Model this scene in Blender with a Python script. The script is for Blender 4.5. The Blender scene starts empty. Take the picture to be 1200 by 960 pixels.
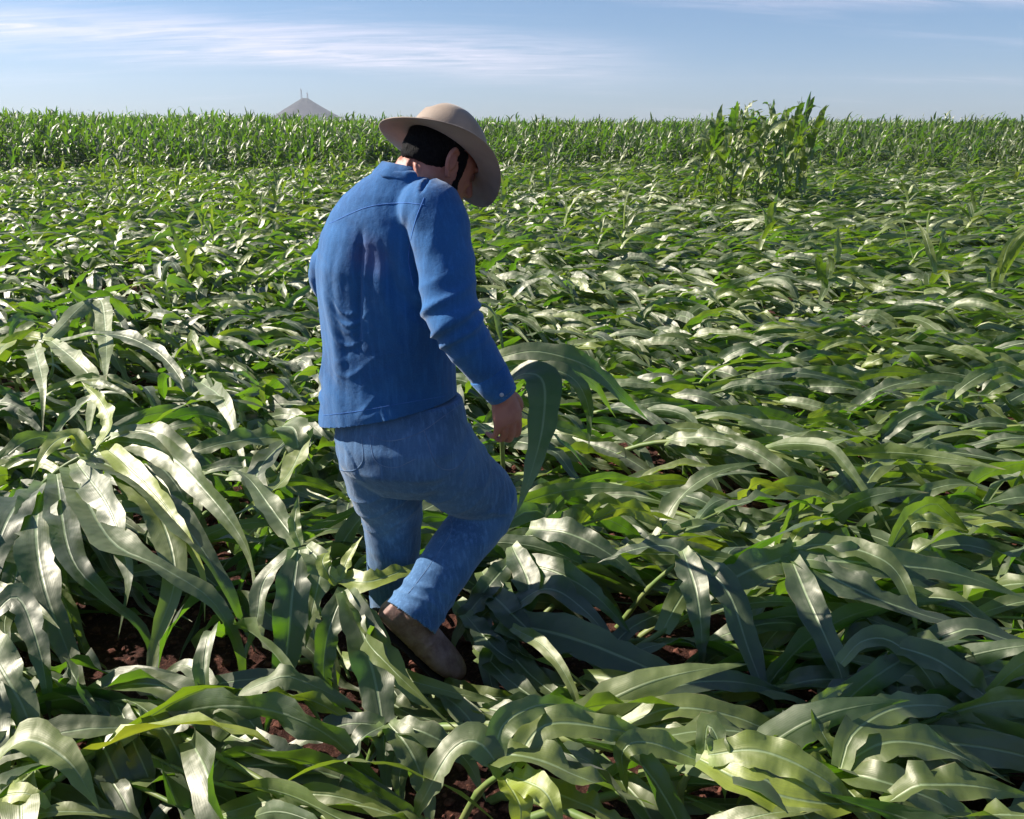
import bpy, bmesh, math, random
import numpy as np
from mathutils import Vector, Matrix, noise
from mathutils.bvhtree import BVHTree
R = math.radians
random.seed(7)
rng = np.random.default_rng(11)
scene = bpy.context.scene
COL = scene.collection

# ------------------------------------------------------------------ camera
CAMH, PITCH, FPX = 1.70, R(19.42), 950.0
cam = bpy.data.objects.new('camera', bpy.data.cameras.new('camera'))
COL.objects.link(cam); scene.camera = cam
cam.location = (0, 0, CAMH); cam.rotation_euler = (math.pi/2 - PITCH, 0, 0)
cam.data.sensor_width = 36; cam.data.lens = 36*FPX/1200
cam.data.clip_start = .05; cam.data.clip_end = 20000

# ------------------------------------------------------------------ light
SUN_EL, SUN_AZ = R(35), R(-75)          # azimuth from +Y, clockwise
sdir = Vector((math.sin(SUN_AZ)*math.cos(SUN_EL), math.cos(SUN_AZ)*math.cos(SUN_EL), math.sin(SUN_EL)))
sl = bpy.data.lights.new('sun', 'SUN'); sl.energy = 5.0; sl.angle = R(.55); sl.color = (1, .95, .87)
so = bpy.data.objects.new('sun', sl); COL.objects.link(so)
so.rotation_euler = sdir.to_track_quat('Z', 'Y').to_euler(); so.location = (-20, 5, 20)
world = bpy.data.worlds.new('World'); scene.world = world; world.use_nodes = True
scene.view_settings.view_transform = 'Standard'; scene.view_settings.look = 'None'
scene.view_settings.exposure = 0.88; scene.view_settings.gamma = 1
scene.cycles.max_bounces = 8; scene.cycles.volume_bounces = 0

class NT:
    def __init__(s, tree): s.t = tree
    def n(s, ty, ins=None, **kw):
        x = s.t.nodes.new(ty)
        for k, v in kw.items(): setattr(x, k, v)
        for k, v in (ins or {}).items():
            if hasattr(v, 'is_linked') or hasattr(v, 'links'): s.t.links.new(v, x.inputs[k])
            else: x.inputs[k].default_value = v
        return x
    def math(s, op, a, b=0., c=0.):
        x = s.n('ShaderNodeMath', operation=op)
        for i, v in enumerate((a, b, c)):
            if hasattr(v, 'links'): s.t.links.new(v, x.inputs[i])
            else: x.inputs[i].default_value = v
        return x.outputs[0]
    def mix(s, f, a, b, mode='MIX'):
        x = s.n('ShaderNodeMix', data_type='RGBA', blend_type=mode)
        for i, v in ((0, f), (6, a), (7, b)):
            if hasattr(v, 'links'): s.t.links.new(v, x.inputs[i])
            else: x.inputs[i].default_value = (tuple(v)+(1,))[:4] if i else v
        return x.outputs[2]
    def ramp(s, f, lo, hi):
        x = s.n('ShaderNodeMapRange', {0: f, 1: lo, 2: hi}); x.clamp = True; x.interpolation_type = 'SMOOTHSTEP'
        return x.outputs[0]
    def noise(s, vec, scale, detail=4, rough=.55, dist=0.):
        return s.n('ShaderNodeTexNoise', {'Vector': vec, 'Scale': scale, 'Detail': detail, 'Roughness': rough, 'Distortion': dist}).outputs[0]

# sky: Nishita with thin cirrus laid over it by direction
w = NT(world.node_tree); bg = world.node_tree.nodes['Background']
sky = w.n('ShaderNodeTexSky', sky_type='NISHITA', sun_disc=False, sun_elevation=SUN_EL, sun_rotation=SUN_AZ,
          altitude=300, air_density=1.1, dust_density=.12, ozone_density=4.0)
tc = w.n('ShaderNodeTexCoord'); sep = w.n('ShaderNodeSeparateXYZ', {0: tc.outputs['Generated']})
X, Y, Z = sep.outputs
# flat cloud layer coordinates: direction divided by its height
zz = w.math('MAXIMUM', Z, .015)
cx = w.math('DIVIDE', X, w.math('ADD', zz, .12)); cy = w.math('DIVIDE', Y, w.math('ADD', zz, .12))
cv = w.n('ShaderNodeCombineXYZ', {0: cx, 1: cy, 2: 0.})
rot = w.n('ShaderNodeMapping', {'Vector': cv.outputs[0], 'Rotation': (0, 0, R(-28)), 'Scale': (.42, 1.35, 1), 'Location': (0.55, 0.35, 0)})
n1 = w.noise(rot.outputs[0], 1.1, 3, .5, .5)
rot2 = w.n('ShaderNodeMapping', {'Vector': cv.outputs[0], 'Rotation': (0, 0, R(-24)), 'Scale': (1.2, 5.5, 1)})
n2 = w.noise(rot2.outputs[0], 1.6, 7, .62, .8)
# two long cirrus bands, placed by azimuth (X/Y) and elevation (Z)
az = w.math('DIVIDE', X, w.math('MAXIMUM', Y, .05))
def band(a0, a1, e0, slope, width):
    el = w.math('DIVIDE', Z, w.math('MAXIMUM', Y, .05))
    e = w.math('SUBTRACT', el, w.math('ADD', w.math('MULTIPLY', az, slope), e0))
    e = w.math('ADD', e, w.math('MULTIPLY', w.math('SUBTRACT', n1, .5), .05))
    v = w.math('SUBTRACT', 1., w.ramp(w.math('ABSOLUTE', e), 0., width))
    h = w.math('MULTIPLY', w.ramp(az, a0-.12, a0+.12), w.math('SUBTRACT', 1., w.ramp(az, a1-.3, a1)))
    return w.math('MULTIPLY', v, h)
b1 = band(-1.5, .24, .070, -.062, .040); b2 = band(.02, 1.4, .148, -.03, .022)
fac = w.math('MULTIPLY', w.math('ADD', b1, w.math('MULTIPLY', b2, .55)), w.ramp(n2, .12, .85))
veil = w.math('MULTIPLY', w.ramp(n1, .5, .85), w.math('MULTIPLY', w.ramp(n2, .35, .75), .28))
fac = w.math('MINIMUM', w.math('ADD', w.math('MULTIPLY', fac, .6), veil), .8)
tint = w.mix(1., sky.outputs[0], (.80, .93, 1.16), 'MULTIPLY')
tint = w.mix(w.math('SUBTRACT', 1., w.ramp(Z, -.02, .16)), tint, w.mix(1., tint, (.78, .88, 1.10), 'MULTIPLY'))
colr = w.mix(fac, tint, (14.0, 12.3, 13.6))
world.node_tree.links.new(colr, bg.inputs[0]); bg.inputs[1].default_value = .054

# ------------------------------------------------------------------ pixel helpers (reference is 1200 x 960)
cP, sP = math.cos(PITCH), math.sin(PITCH)
def PY(px, py, Yw):
    u = (px-600)/FPX; v = (480-py)/FPX; t = Yw/(cP+v*sP)
    return Vector((u*t, Yw, CAMH+t*(-sP+v*cP)))
def PZ(px, py, z):
    u = (px-600)/FPX; v = (480-py)/FPX; t = (z-CAMH)/(-sP+v*cP)
    return Vector((u*t, t*(cP+v*sP), z))
def proj(P):
    P = np.asarray(P, float); x, y, z = P[..., 0], P[..., 1], P[..., 2]-CAMH
    d = y*cP - z*sP; up = y*sP + z*cP; d = np.maximum(d, 1e-3)
    return 600+FPX*x/d, 480-FPX*up/d, d

# ------------------------------------------------------------------ materials
def material(name):
    m = bpy.data.materials.new(name); m.use_nodes = True
    nt = NT(m.node_tree); p = m.node_tree.nodes['Principled BSDF']
    return m, nt, p
def link(nt, a, b): nt.t.links.new(a, b)
def bump(nt, p, h, strength, dist, prev=None):
    b = nt.n('ShaderNodeBump', {'Height': h, 'Strength': strength, 'Distance': dist})
    if prev is not None: link(nt, prev, b.inputs['Normal'])
    link(nt, b.outputs[0], p.inputs['Normal']); return b.outputs[0]

def leaf_material():
    m, nt, p = material('corn_leaf')
    out = m.node_tree.nodes['Material Output']
    uv = nt.n('ShaderNodeUVMap'); uv.uv_map = 'UVMap'
    s = nt.n('ShaderNodeSeparateXYZ', {0: uv.outputs[0]}); u, v = s.outputs[0], s.outputs[1]
    at = nt.n('ShaderNodeVertexColor'); at.layer_name = 'tint'
    a = nt.n('ShaderNodeSeparateColor', {0: at.outputs[0]}); tr, ty, tb = a.outputs[0], a.outputs[1], a.outputs[2]
    geo = nt.n('ShaderNodeNewGeometry')
    pos = nt.n('ShaderNodeTexCoord').outputs['Object']
    big = nt.noise(pos, 9., 3)
    # fibres run along the blade
    fib = nt.n('ShaderNodeCombineXYZ', {0: nt.math('MULTIPLY', u, 26.), 1: nt.math('MULTIPLY', v, 1.6), 2: nt.math('MULTIPLY', tb, 37.)})
    fn = nt.noise(fib.outputs[0], 1., 3, .6)
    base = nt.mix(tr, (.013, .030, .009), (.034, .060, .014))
    base = nt.mix(ty, base, (.32, .38, .03))
    base = nt.mix(nt.math('MULTIPLY', nt.ramp(fn, .35, .75), .3), base, (.048, .080, .024))
    base = nt.mix(nt.math('MULTIPLY', nt.ramp(big, .45, .75), .3), base, (.025, .06, .012))
    # dry flecks and torn brown edge
    fleck = nt.ramp(nt.noise(pos, 60., 2, .7), .72, .80)
    base = nt.mix(nt.math('MULTIPLY', fleck, .25), base, (.22, .19, .08))
    edge = nt.math('MULTIPLY', nt.ramp(nt.math('ABSOLUTE', u), .93, 1.0), nt.ramp(nt.noise(pos, 14., 2), .5, .62))
    base = nt.mix(nt.math('MULTIPLY', edge, .6), base, (.26, .22, .10))
    tip = nt.math('MULTIPLY', nt.ramp(v, .90, 1.0), nt.ramp(tb, .45, .8))
    base = nt.mix(nt.math('MULTIPLY', tip, .8), base, (.30, .22, .10))
    foot = nt.math('SUBTRACT', 1., nt.ramp(v, 0., .12))
    base = nt.mix(nt.math('MULTIPLY', foot, .55), base, (.24, .33, .08))
    rib = nt.math('SUBTRACT', 1., nt.ramp(nt.math('ABSOLUTE', u), .03, .10))
    rib = nt.math('MULTIPLY', rib, nt.math('SUBTRACT', 1., nt.ramp(v, .55, .95)))
    base = nt.mix(nt.math('MULTIPLY', rib, .75), base, (.27, .36, .17))
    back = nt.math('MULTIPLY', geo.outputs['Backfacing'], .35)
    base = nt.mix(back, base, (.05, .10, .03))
    link(nt, base, p.inputs['Base Color'])
    p.inputs['Specular IOR Level'].default_value = .95
    rough = nt.math('ADD', .44, nt.math('MULTIPLY', fn, .16))
    link(nt, nt.math('ADD', rough, nt.math('MULTIPLY', geo.outputs['Backfacing'], .1)), p.inputs['Roughness'])
    p.inputs['IOR'].default_value = 1.72; p.inputs['Sheen Weight'].default_value = .06; p.inputs['Sheen Roughness'].default_value = .45
    p.inputs['Sheen Tint'].default_value = (1, .96, .88, 1); p.inputs['Specular Tint'].default_value = (1, .94, .80, 1)
    cor = nt.n('ShaderNodeTexWave', {'Vector': nt.n('ShaderNodeCombineXYZ', {0: u, 1: 0., 2: 0.}).outputs[0], 'Scale': 3.2, 'Distortion': 0.}, wave_type='BANDS').outputs[1]
    b = bump(nt, p, cor, .12, .0006)
    b = bump(nt, p, nt.math('MULTIPLY', rib, -1.), .6, .002, b)
    b = bump(nt, p, nt.noise(pos, 30., 3, .6), .22, .004, b)
    b = bump(nt, p, nt.noise(pos, 9., 2, .5), .6, .03, b)
    ple = nt.n('ShaderNodeCombineXYZ', {0: nt.math('MULTIPLY', u, 1.2), 1: nt.math('MULTIPLY', v, 34.), 2: nt.math('MULTIPLY', tb, 91.)})
    b = bump(nt, p, nt.noise(ple.outputs[0], 1., 1, .5), .14, .004, b)
    tcol = nt.mix(ty, (.20, .52, .012), (.78, .82, .04))
    tcol = nt.mix(nt.math('MULTIPLY', tb, .35), tcol, (.36, .60, .03))
    tcol = nt.mix(nt.math('MULTIPLY', rib, .5), tcol, (.20, .30, .08))
    tl = nt.n('ShaderNodeBsdfTranslucent', {'Color': tcol}); link(nt, b, tl.inputs['Normal'])
    mx = nt.n('ShaderNodeMixShader', {0: .24, 1: p.outputs[0], 2: tl.outputs[0]})
    link(nt, mx.outputs[0], out.inputs['Surface'])
    return m
M_LEAF = leaf_material()

def simple(name, col, rough=.7, col2=None, scale=20., bscale=None, bstr=.3, bdist=.003, spec=.4, sheen=0.):
    m, nt, p = material(name); pos = nt.n('ShaderNodeTexCoord').outputs['Object']
    c2 = col2 or tuple(x*.7 for x in col)
    c = nt.mix(nt.ramp(nt.noise(pos, scale, 5), .35, .65), col, c2)
    link(nt, c, p.inputs['Base Color']); p.inputs['Roughness'].default_value = rough
    p.inputs['Specular IOR Level'].default_value = spec; p.inputs['Sheen Weight'].default_value = sheen
    if bscale: bump(nt, p, nt.noise(pos, bscale, 5), bstr, bdist)
    return m
M_STALK = simple('corn_stalk', (.13, .20, .045), .5, (.20, .23, .07), 14, 40, .2)

def soil_material():
    m, nt, p = material('red_soil'); pos = nt.n('ShaderNodeTexCoord').outputs['Object']
    c = nt.mix(nt.ramp(nt.noise(pos, 5., 6, .6), .35, .65), (.045, .017, .012), (.095, .036, .024))
    c = nt.mix(nt.ramp(nt.noise(pos, 55., 4, .7), .5, .7), c, (.20, .085, .055))
    link(nt, c, p.inputs['Base Color']); p.inputs['Roughness'].default_value = .95; p.inputs['Specular IOR Level'].default_value = .2
    b = bump(nt, p, nt.noise(pos, 22., 8, .7), 1., .03)
    v = nt.n('ShaderNodeTexVoronoi', {'Vector': pos, 'Scale': 38.}).outputs[0]
    b = bump(nt, p, v, .8, .014, b); bump(nt, p, nt.noise(pos, 160., 4, .7), .9, .006, b)
    return m
M_SOIL = soil_material()

def denim(name, col, col2, worn, twill, stain=None):
    m, nt, p = material(name); pos = nt.n('ShaderNodeTexCoord').outputs['Object']
    c = nt.mix(nt.ramp(nt.noise(pos, 6., 5, .6), .35, .7), col, col2)
    st = nt.n('ShaderNodeMapping', {'Vector': pos, 'Scale': (90, 90, 9)})
    c = nt.mix(nt.math('MULTIPLY', nt.ramp(nt.noise(st.outputs[0], 1., 4, .6), .45, .75), worn), c, tuple(min(1, x*1.9+.02) for x in col2))
    fine = nt.noise(pos, 420., 2, .7)
    c = nt.mix(nt.math('MULTIPLY', nt.ramp(fine, .4, .7), .3), c, tuple(x*1.5+.01 for x in col2))
    if stain:
        sp, rad, sc = stain
        d = nt.n('ShaderNodeVectorMath', {0: pos, 1: sp}, operation='DISTANCE').outputs['Value']
        f = nt.math('SUBTRACT', 1., nt.ramp(nt.math('ADD', d, nt.math('MULTIPLY', nt.noise(pos, 14., 4), .09)), rad*.5, rad*1.4))
        c = nt.mix(nt.math('MULTIPLY', f, .38), c, sc)
    link(nt, c, p.inputs['Base Color']); p.inputs['Roughness'].default_value = .88; p.inputs['Specular IOR Level'].default_value = .25
    p.inputs['Sheen Weight'].default_value = .25; p.inputs['Sheen Roughness'].default_value = .5
    b = bump(nt, p, fine, twill, .0015)
    b = bump(nt, p, nt.noise(pos, 40., 4, .6), .35, .006, b)
    return m

# ------------------------------------------------------------------ tagging
def tag(o, label=None, cat=None, group=None, kind=None):
    if label: o['label'] = label
    if cat: o['category'] = cat
    if group: o['group'] = group
    if kind: o['kind'] = kind
    return o
def empty(name, loc, label, cat, group=None):
    o = bpy.data.objects.new(name, None); COL.objects.link(o); o.location = loc; o.empty_display_size = .1
    return tag(o, label, cat, group)
def mesh_obj(name, verts, faces, mat, parent=None, smooth=True):
    me = bpy.data.meshes.new(name); me.from_pydata([tuple(v) for v in verts], [], [tuple(f) for f in faces])
    if smooth: me.polygons.foreach_set('use_smooth', [True]*len(me.polygons))
    me.materials.append(mat)
    o = bpy.data.objects.new(name, me); COL.objects.link(o)
    if parent is not None:
        o.parent = parent; o.matrix_parent_inverse = Matrix.Translation(-Vector(parent.location))
    return o
def fast_obj(name, V, Fq, mat, parent=None, uv=None, tint=None):
    """numpy quads -> object"""
    me = bpy.data.meshes.new(name); nv, nf = len(V), len(Fq)
    me.vertices.add(nv); me.vertices.foreach_set('co', V.astype(np.float32).ravel())
    me.loops.add(nf*4); me.loops.foreach_set('vertex_index', Fq.astype(np.int32).ravel())
    me.polygons.add(nf); me.polygons.foreach_set('loop_start', np.arange(0, nf*4, 4, dtype=np.int32))
    me.polygons.foreach_set('use_smooth', np.ones(nf, bool))
    if uv is not None:
        l = me.uv_layers.new(name='UVMap'); l.data.foreach_set('uv', uv[Fq.ravel()].astype(np.float32).ravel())
    if tint is not None:
        a = me.color_attributes.new('tint', 'FLOAT_COLOR', 'POINT'); a.data.foreach_set('color', tint.astype(np.float32).ravel())
    me.update(calc_edges=True); me.materials.append(mat)
    o = bpy.data.objects.new(name, me); COL.objects.link(o)
    if parent is not None:
        o.parent = parent; o.matrix_parent_inverse = Matrix.Translation(-Vector(parent.location))
    return o

# ------------------------------------------------------------------ ground, hill, air
def hnoise(x, y): return noise.noise(Vector((x, y, 0)))
def ground():
    # fine clods near the camera, one sheet out to the horizon
    xs = np.concatenate([-np.geomspace(9000, 3.2, 26), np.linspace(-3, 3, 241), np.geomspace(3.2, 9000, 26)])
    ys = np.concatenate([[-9000, -600, -60, -8, -2, 0, .4], np.linspace(.6, 4.6, 161), np.geomspace(4.8, 12000, 34)])
    V = []
    for y in ys:
        for x in xs:
            near = abs(x) < 3.1 and .5 < y < 4.7
            z = 0.
            if near:
                z = .020*hnoise(x*3.1, y*3.1)+.024*abs(hnoise(x*13, y*13))+.020*abs(hnoise(x*31+5, y*31))+.008*math.sin(x*1.6+y*7.85)
            V.append((x, y, z))
    nx = len(xs); F = [(j*nx+i, j*nx+i+1, (j+1)*nx+i+1, (j+1)*nx+i) for j in range(len(ys)-1) for i in range(nx-1)]
    o = mesh_obj('ground', V, F, M_SOIL); tag(o, kind='structure')
ground()
M_CLOD = simple('soil_clods', (.15, .058, .038), .95, (.07, .026, .018), 60, 90, .6, .004, .2)
def clods():
    V = []; F = []
    for k in range(7000):
        y = random.uniform(1., 4.2); x = random.uniform(-2.6, 2.6)
        r = random.choice((.004, .005, .007, .010, .015, .02))*random.uniform(.7, 1.3); b = len(V)
        ico = [(0, 0, 1), (.9, 0, .35), (.28, .85, .4), (-.72, .53, .3), (-.72, -.53, .4), (.28, -.85, .3), (.72, .5, -.4), (-.28, .85, -.4), (-.9, 0, -.4), (-.28, -.85, -.4), (.72, -.5, -.4), (0, 0, -1)]
        for a in ico:
            q = random.uniform(.7, 1.25); V.append((x+a[0]*r*q, y+a[1]*r*q, .02+a[2]*r*.7*q))
        F += [tuple(b+i for i in f) for f in ((0,1,2),(0,2,3),(0,3,4),(0,4,5),(0,5,1),(1,6,2),(2,7,3),(3,8,4),(4,9,5),(5,10,1),(1,10,6),(2,6,7),(3,7,8),(4,8,9),(5,9,10),(11,7,6),(11,8,7),(11,9,8),(11,10,9),(11,6,10))]
    o = mesh_obj('soil_clods', V, F, M_CLOD, smooth=False); tag(o, kind='stuff', label='loose red soil clods scattered under the flattened corn', cat='soil')
clods()

HILLD = 1500.
def hill():
    m = simple('hill_scrub', (.050, .042, .048), .95, (.030, .030, .034), .03, .08, .6, 3.)
    top = PY(357, 115, HILLD); cxh = top.x; H = top.z; prof = [(0, 1.), (7, .975), (18, .84), (38, .60), (58, .36), (80, .16), (105, .03), (130, -.06)]
    V = [(cxh, HILLD, H)]; F = []; n = 48
    for k, (r, h) in enumerate(prof[1:]):
        for i in range(n):
            a = 2*math.pi*i/n; rr = r*(1+.07*hnoise(math.cos(a)*2+k*.1, math.sin(a)*2))
            V.append((cxh+rr*math.cos(a)*.88, HILLD+rr*math.sin(a), H*h+1.2*hnoise(rr*.1, a*3)))
    for i in range(n):
        F.append((0, 1+i, 1+(i+1) % n))
        for k in range(len(prof)-2):
            b = 1+k*n; F.append((b+i, b+n+i, b+n+(i+1) % n, b+(i+1) % n))
    o = mesh_obj('hill', V, F, m); tag(o, kind='structure')
    ms = simple('mast_steel', (.32, .30, .31), .6)
    def mast(px, pyb, pyt, dy, label):
        b = PY(px, pyb, HILLD+dy); t = PY(px, pyt, HILLD+dy); e = empty('radio_mast', b, label, 'radio mast', 'radio masts on the hill top')
        h = t.z-b.z; VV = []; FF = []
        def bar(p, q, r):
            p = Vector(p); q = Vector(q); d = (q-p).normalized(); s = d.orthogonal().normalized(); u = d.cross(s); k = len(VV)
            for c in (p, q):
                for a, bb in ((1, 1), (-1, 1), (-1, -1), (1, -1)): VV.append(c+s*a*r+u*bb*r)
            FF.extend([(k+i, k+(i+1) % 4, k+4+(i+1) % 4, k+4+i) for i in range(4)])
        wd = 1.3; nb = 7
        cs = [(1, 1), (-1, 1), (-1, -1), (1, -1)]
        for c in cs: bar((b.x+c[0]*wd, b.y+c[1]*wd, b.z-2), (b.x+c[0]*.35, b.y+c[1]*.35, t.z), .16)
        for k in range(nb):
            f0 = k/nb; f1 = (k+1)/nb; w0 = wd+(.35-wd)*f0; w1 = wd+(.35-wd)*f1
            for i in range(4):
                c, d = cs[i], cs[(i+1) % 4]
                bar((b.x+c[0]*w0, b.y+c[1]*w0, b.z+h*f0), (b.x+d[0]*w1, b.y+d[1]*w1, b.z+h*f1), .11)
        mesh_obj('lattice_tower', VV, FF, ms, e, False)
        VV = []; FF = []
        bar((b.x, b.y, t.z), (b.x, b.y, t.z+3), .14); bar((b.x-.9, b.y, t.z-2), (b.x-.9, b.y, t.z+.6), .28); bar((b.x+.9, b.y, t.z-4), (b.x+.9, b.y, t.z-1.4), .28)
        mesh_obj('antenna', VV, FF, ms, e, False)
    mast(353.5, 115.5, 105, 0, 'tallest grey lattice radio mast, left on the hill summit')
    mast(360.5, 116, 109, 6, 'shorter grey radio mast at the right edge of the summit')
hill()

def haze():
    V = [(x, y, z) for z in (-1.2, 90.) for x, y in ((-1700, -200), (1700, -200), (1700, 1800), (-1700, 1800))]
    F = [(3, 2, 1, 0), (4, 5, 6, 7), (0, 1, 5, 4), (1, 2, 6, 5), (2, 3, 7, 6), (3, 0, 4, 7)]
    m = bpy.data.materials.new('air'); m.use_nodes = True; t = m.node_tree; t.nodes.remove(t.nodes['Principled BSDF'])
    v = t.nodes.new('ShaderNodeVolumePrincipled'); v.inputs['Color'].default_value = (.90, .94, 1, 1); v.inputs['Density'].default_value = .00026
    v.inputs['Anisotropy'].default_value = .2
    t.links.new(v.outputs[0], t.nodes['Material Output'].inputs['Volume'])
    o = mesh_obj('haze', V, F, m, smooth=False); tag(o, kind='stuff', label='pale blue air haze over the field', cat='haze')
haze()
# ------------------------------------------------------------------ the man
def crom(P, n):
    P = [Vector(p) for p in P]; Q = [P[0]*2-P[1]]+P+[P[-1]*2-P[-2]]; out = []
    for i in range(1, len(Q)-2):
        a, b, c, d = Q[i-1], Q[i], Q[i+1], Q[i+2]
        for k in range(n):
            t = k/n; out.append(.5*((2*b)+(c-a)*t+(2*a-5*b+4*c-d)*t*t+(3*b-a-3*c+d)*t**3))
    out.append(P[-1]); return out
def crom1(v, n): return [x.x for x in crom([Vector((a, 0, 0)) for a in v], n)]
class Soup:
    def __init__(s): s.V = []; s.F = []
    def rings(s, rings, seg=28, ex=2.0):
        """rings: (centre, axis a, axis b, ra, rb)"""
        b0 = len(s.V)
        for c, a, b, ra, rb in rings:
            for i in range(seg):
                t = 2*math.pi*i/seg; ct, st = math.cos(t), math.sin(t)
                x = math.copysign(abs(ct)**(2/ex), ct)*ra; y = math.copysign(abs(st)**(2/ex), st)*rb
                s.V.append(c+a*x+b*y)
        m = len(rings)
        for k in range(m-1):
            for i in range(seg):
                j = (i+1) % seg; s.F.append((b0+k*seg+i, b0+k*seg+j, b0+(k+1)*seg+j, b0+(k+1)*seg+i))
        s.F.append(tuple(b0+i for i in reversed(range(seg)))); s.F.append(tuple(b0+(m-1)*seg+i for i in range(seg)))
    def limb(s, P, rad, n=6, ref=Vector((1, 0, 0)), flat=None, seg=20):
        """tapered tube through joints; round caps"""
        C = crom(P, n); Rr = crom1(rad, n); Fl = crom1(flat, n) if flat else [1]*len(C)
        rs = []
        for i, c in enumerate(C):
            d = (C[min(i+1, len(C)-1)]-C[max(i-1, 0)]).normalized(); a = (ref-d*ref.dot(d)).normalized(); b = d.cross(a)
            if i == 0:
                for q in (.15, .6, .88): rs.append((c-d*Rr[0]*.85*math.sqrt(1-q*q) if q < 1 else c, a, b, Rr[0]*q, Rr[0]*q*Fl[0]))
            rs.append((c, a, b, Rr[i], Rr[i]*Fl[i]))
            if i == len(C)-1:
                for q in (.88, .6, .15): rs.append((c+d*Rr[-1]*.85*math.sqrt(1-q*q), a, b, Rr[-1]*q, Rr[-1]*q*Fl[-1]))
        s.rings(rs, seg)
    def ball(s, c, rx, ry, rz, ax=None):
        ax = ax or (Vector((1, 0, 0)), Vector((0, 1, 0)), Vector((0, 0, 1))); rs = []
        for k in range(13):
            t = -math.pi/2+math.pi*(k+.15)/12.3; rs.append((Vector(c)+ax[2]*math.sin(t)*rz, ax[0], ax[1], max(.0008, math.cos(t)*rx), max(.0008, math.cos(t)*ry)))
        s.rings(rs, 18)
    def fuse(s, voxel, smooth=3):
        me = bpy.data.meshes.new('soup'); me.from_pydata([tuple(v) for v in s.V], [], s.F)
        bm = bmesh.new(); bm.from_mesh(me); bmesh.ops.recalc_face_normals(bm, faces=bm.faces); bm.to_mesh(me); bm.free()
        o = bpy.data.objects.new('soup', me); COL.objects.link(o)
        r = o.modifiers.new('r', 'REMESH'); r.mode = 'VOXEL'; r.voxel_size = voxel
        if smooth: q = o.modifiers.new('s', 'SMOOTH'); q.factor = .5; q.iterations = smooth
        dg = bpy.context.evaluated_depsgraph_get(); me2 = bpy.data.meshes.new_from_object(o.evaluated_get(dg), depsgraph=dg)
        bpy.data.objects.remove(o); bpy.data.meshes.remove(me)
        return me2
def put(name, me, mat, parent):
    me.name = name; me.materials.clear(); me.materials.append(mat); me.polygons.foreach_set('use_smooth', [True]*len(me.polygons))
    o = bpy.data.objects.new(name, me); COL.objects.link(o); o.parent = parent
    g = parent
    off = Vector((0, 0, 0))
    while g is not None: off += Vector(g.location); g = g.parent
    if parent.type == 'EMPTY': o.matrix_parent_inverse = Matrix.Translation(-off)
    return o
def sub(name, V, F, mat, parent, smooth=True):
    """child mesh given in world coordinates, under a part whose origin is the world origin"""
    me = bpy.data.meshes.new(name); me.from_pydata([tuple(v) for v in V], [], [tuple(f) for f in F]); me.materials.append(mat)
    if smooth: me.polygons.foreach_set('use_smooth', [True]*len(me.polygons))
    o = bpy.data.objects.new(name, me); COL.objects.link(o); o.parent = parent
    if parent.type == 'EMPTY': o.matrix_parent_inverse = Matrix.Translation(-Vector(parent.location))
    return o
def displace(me, fn):
    n = len(me.vertices); co = np.empty(n*3); me.vertices.foreach_get('co', co); co = co.reshape(-1, 3)
    no = np.empty(n*3); me.vertex_normals.foreach_get('vector', no); no = no.reshape(-1, 3)
    d = np.array([fn(Vector(c), Vector(q)) for c, q in zip(co, no)])
    co += no*d[:, None]; me.vertices.foreach_set('co', co.ravel()); me.update()

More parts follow.
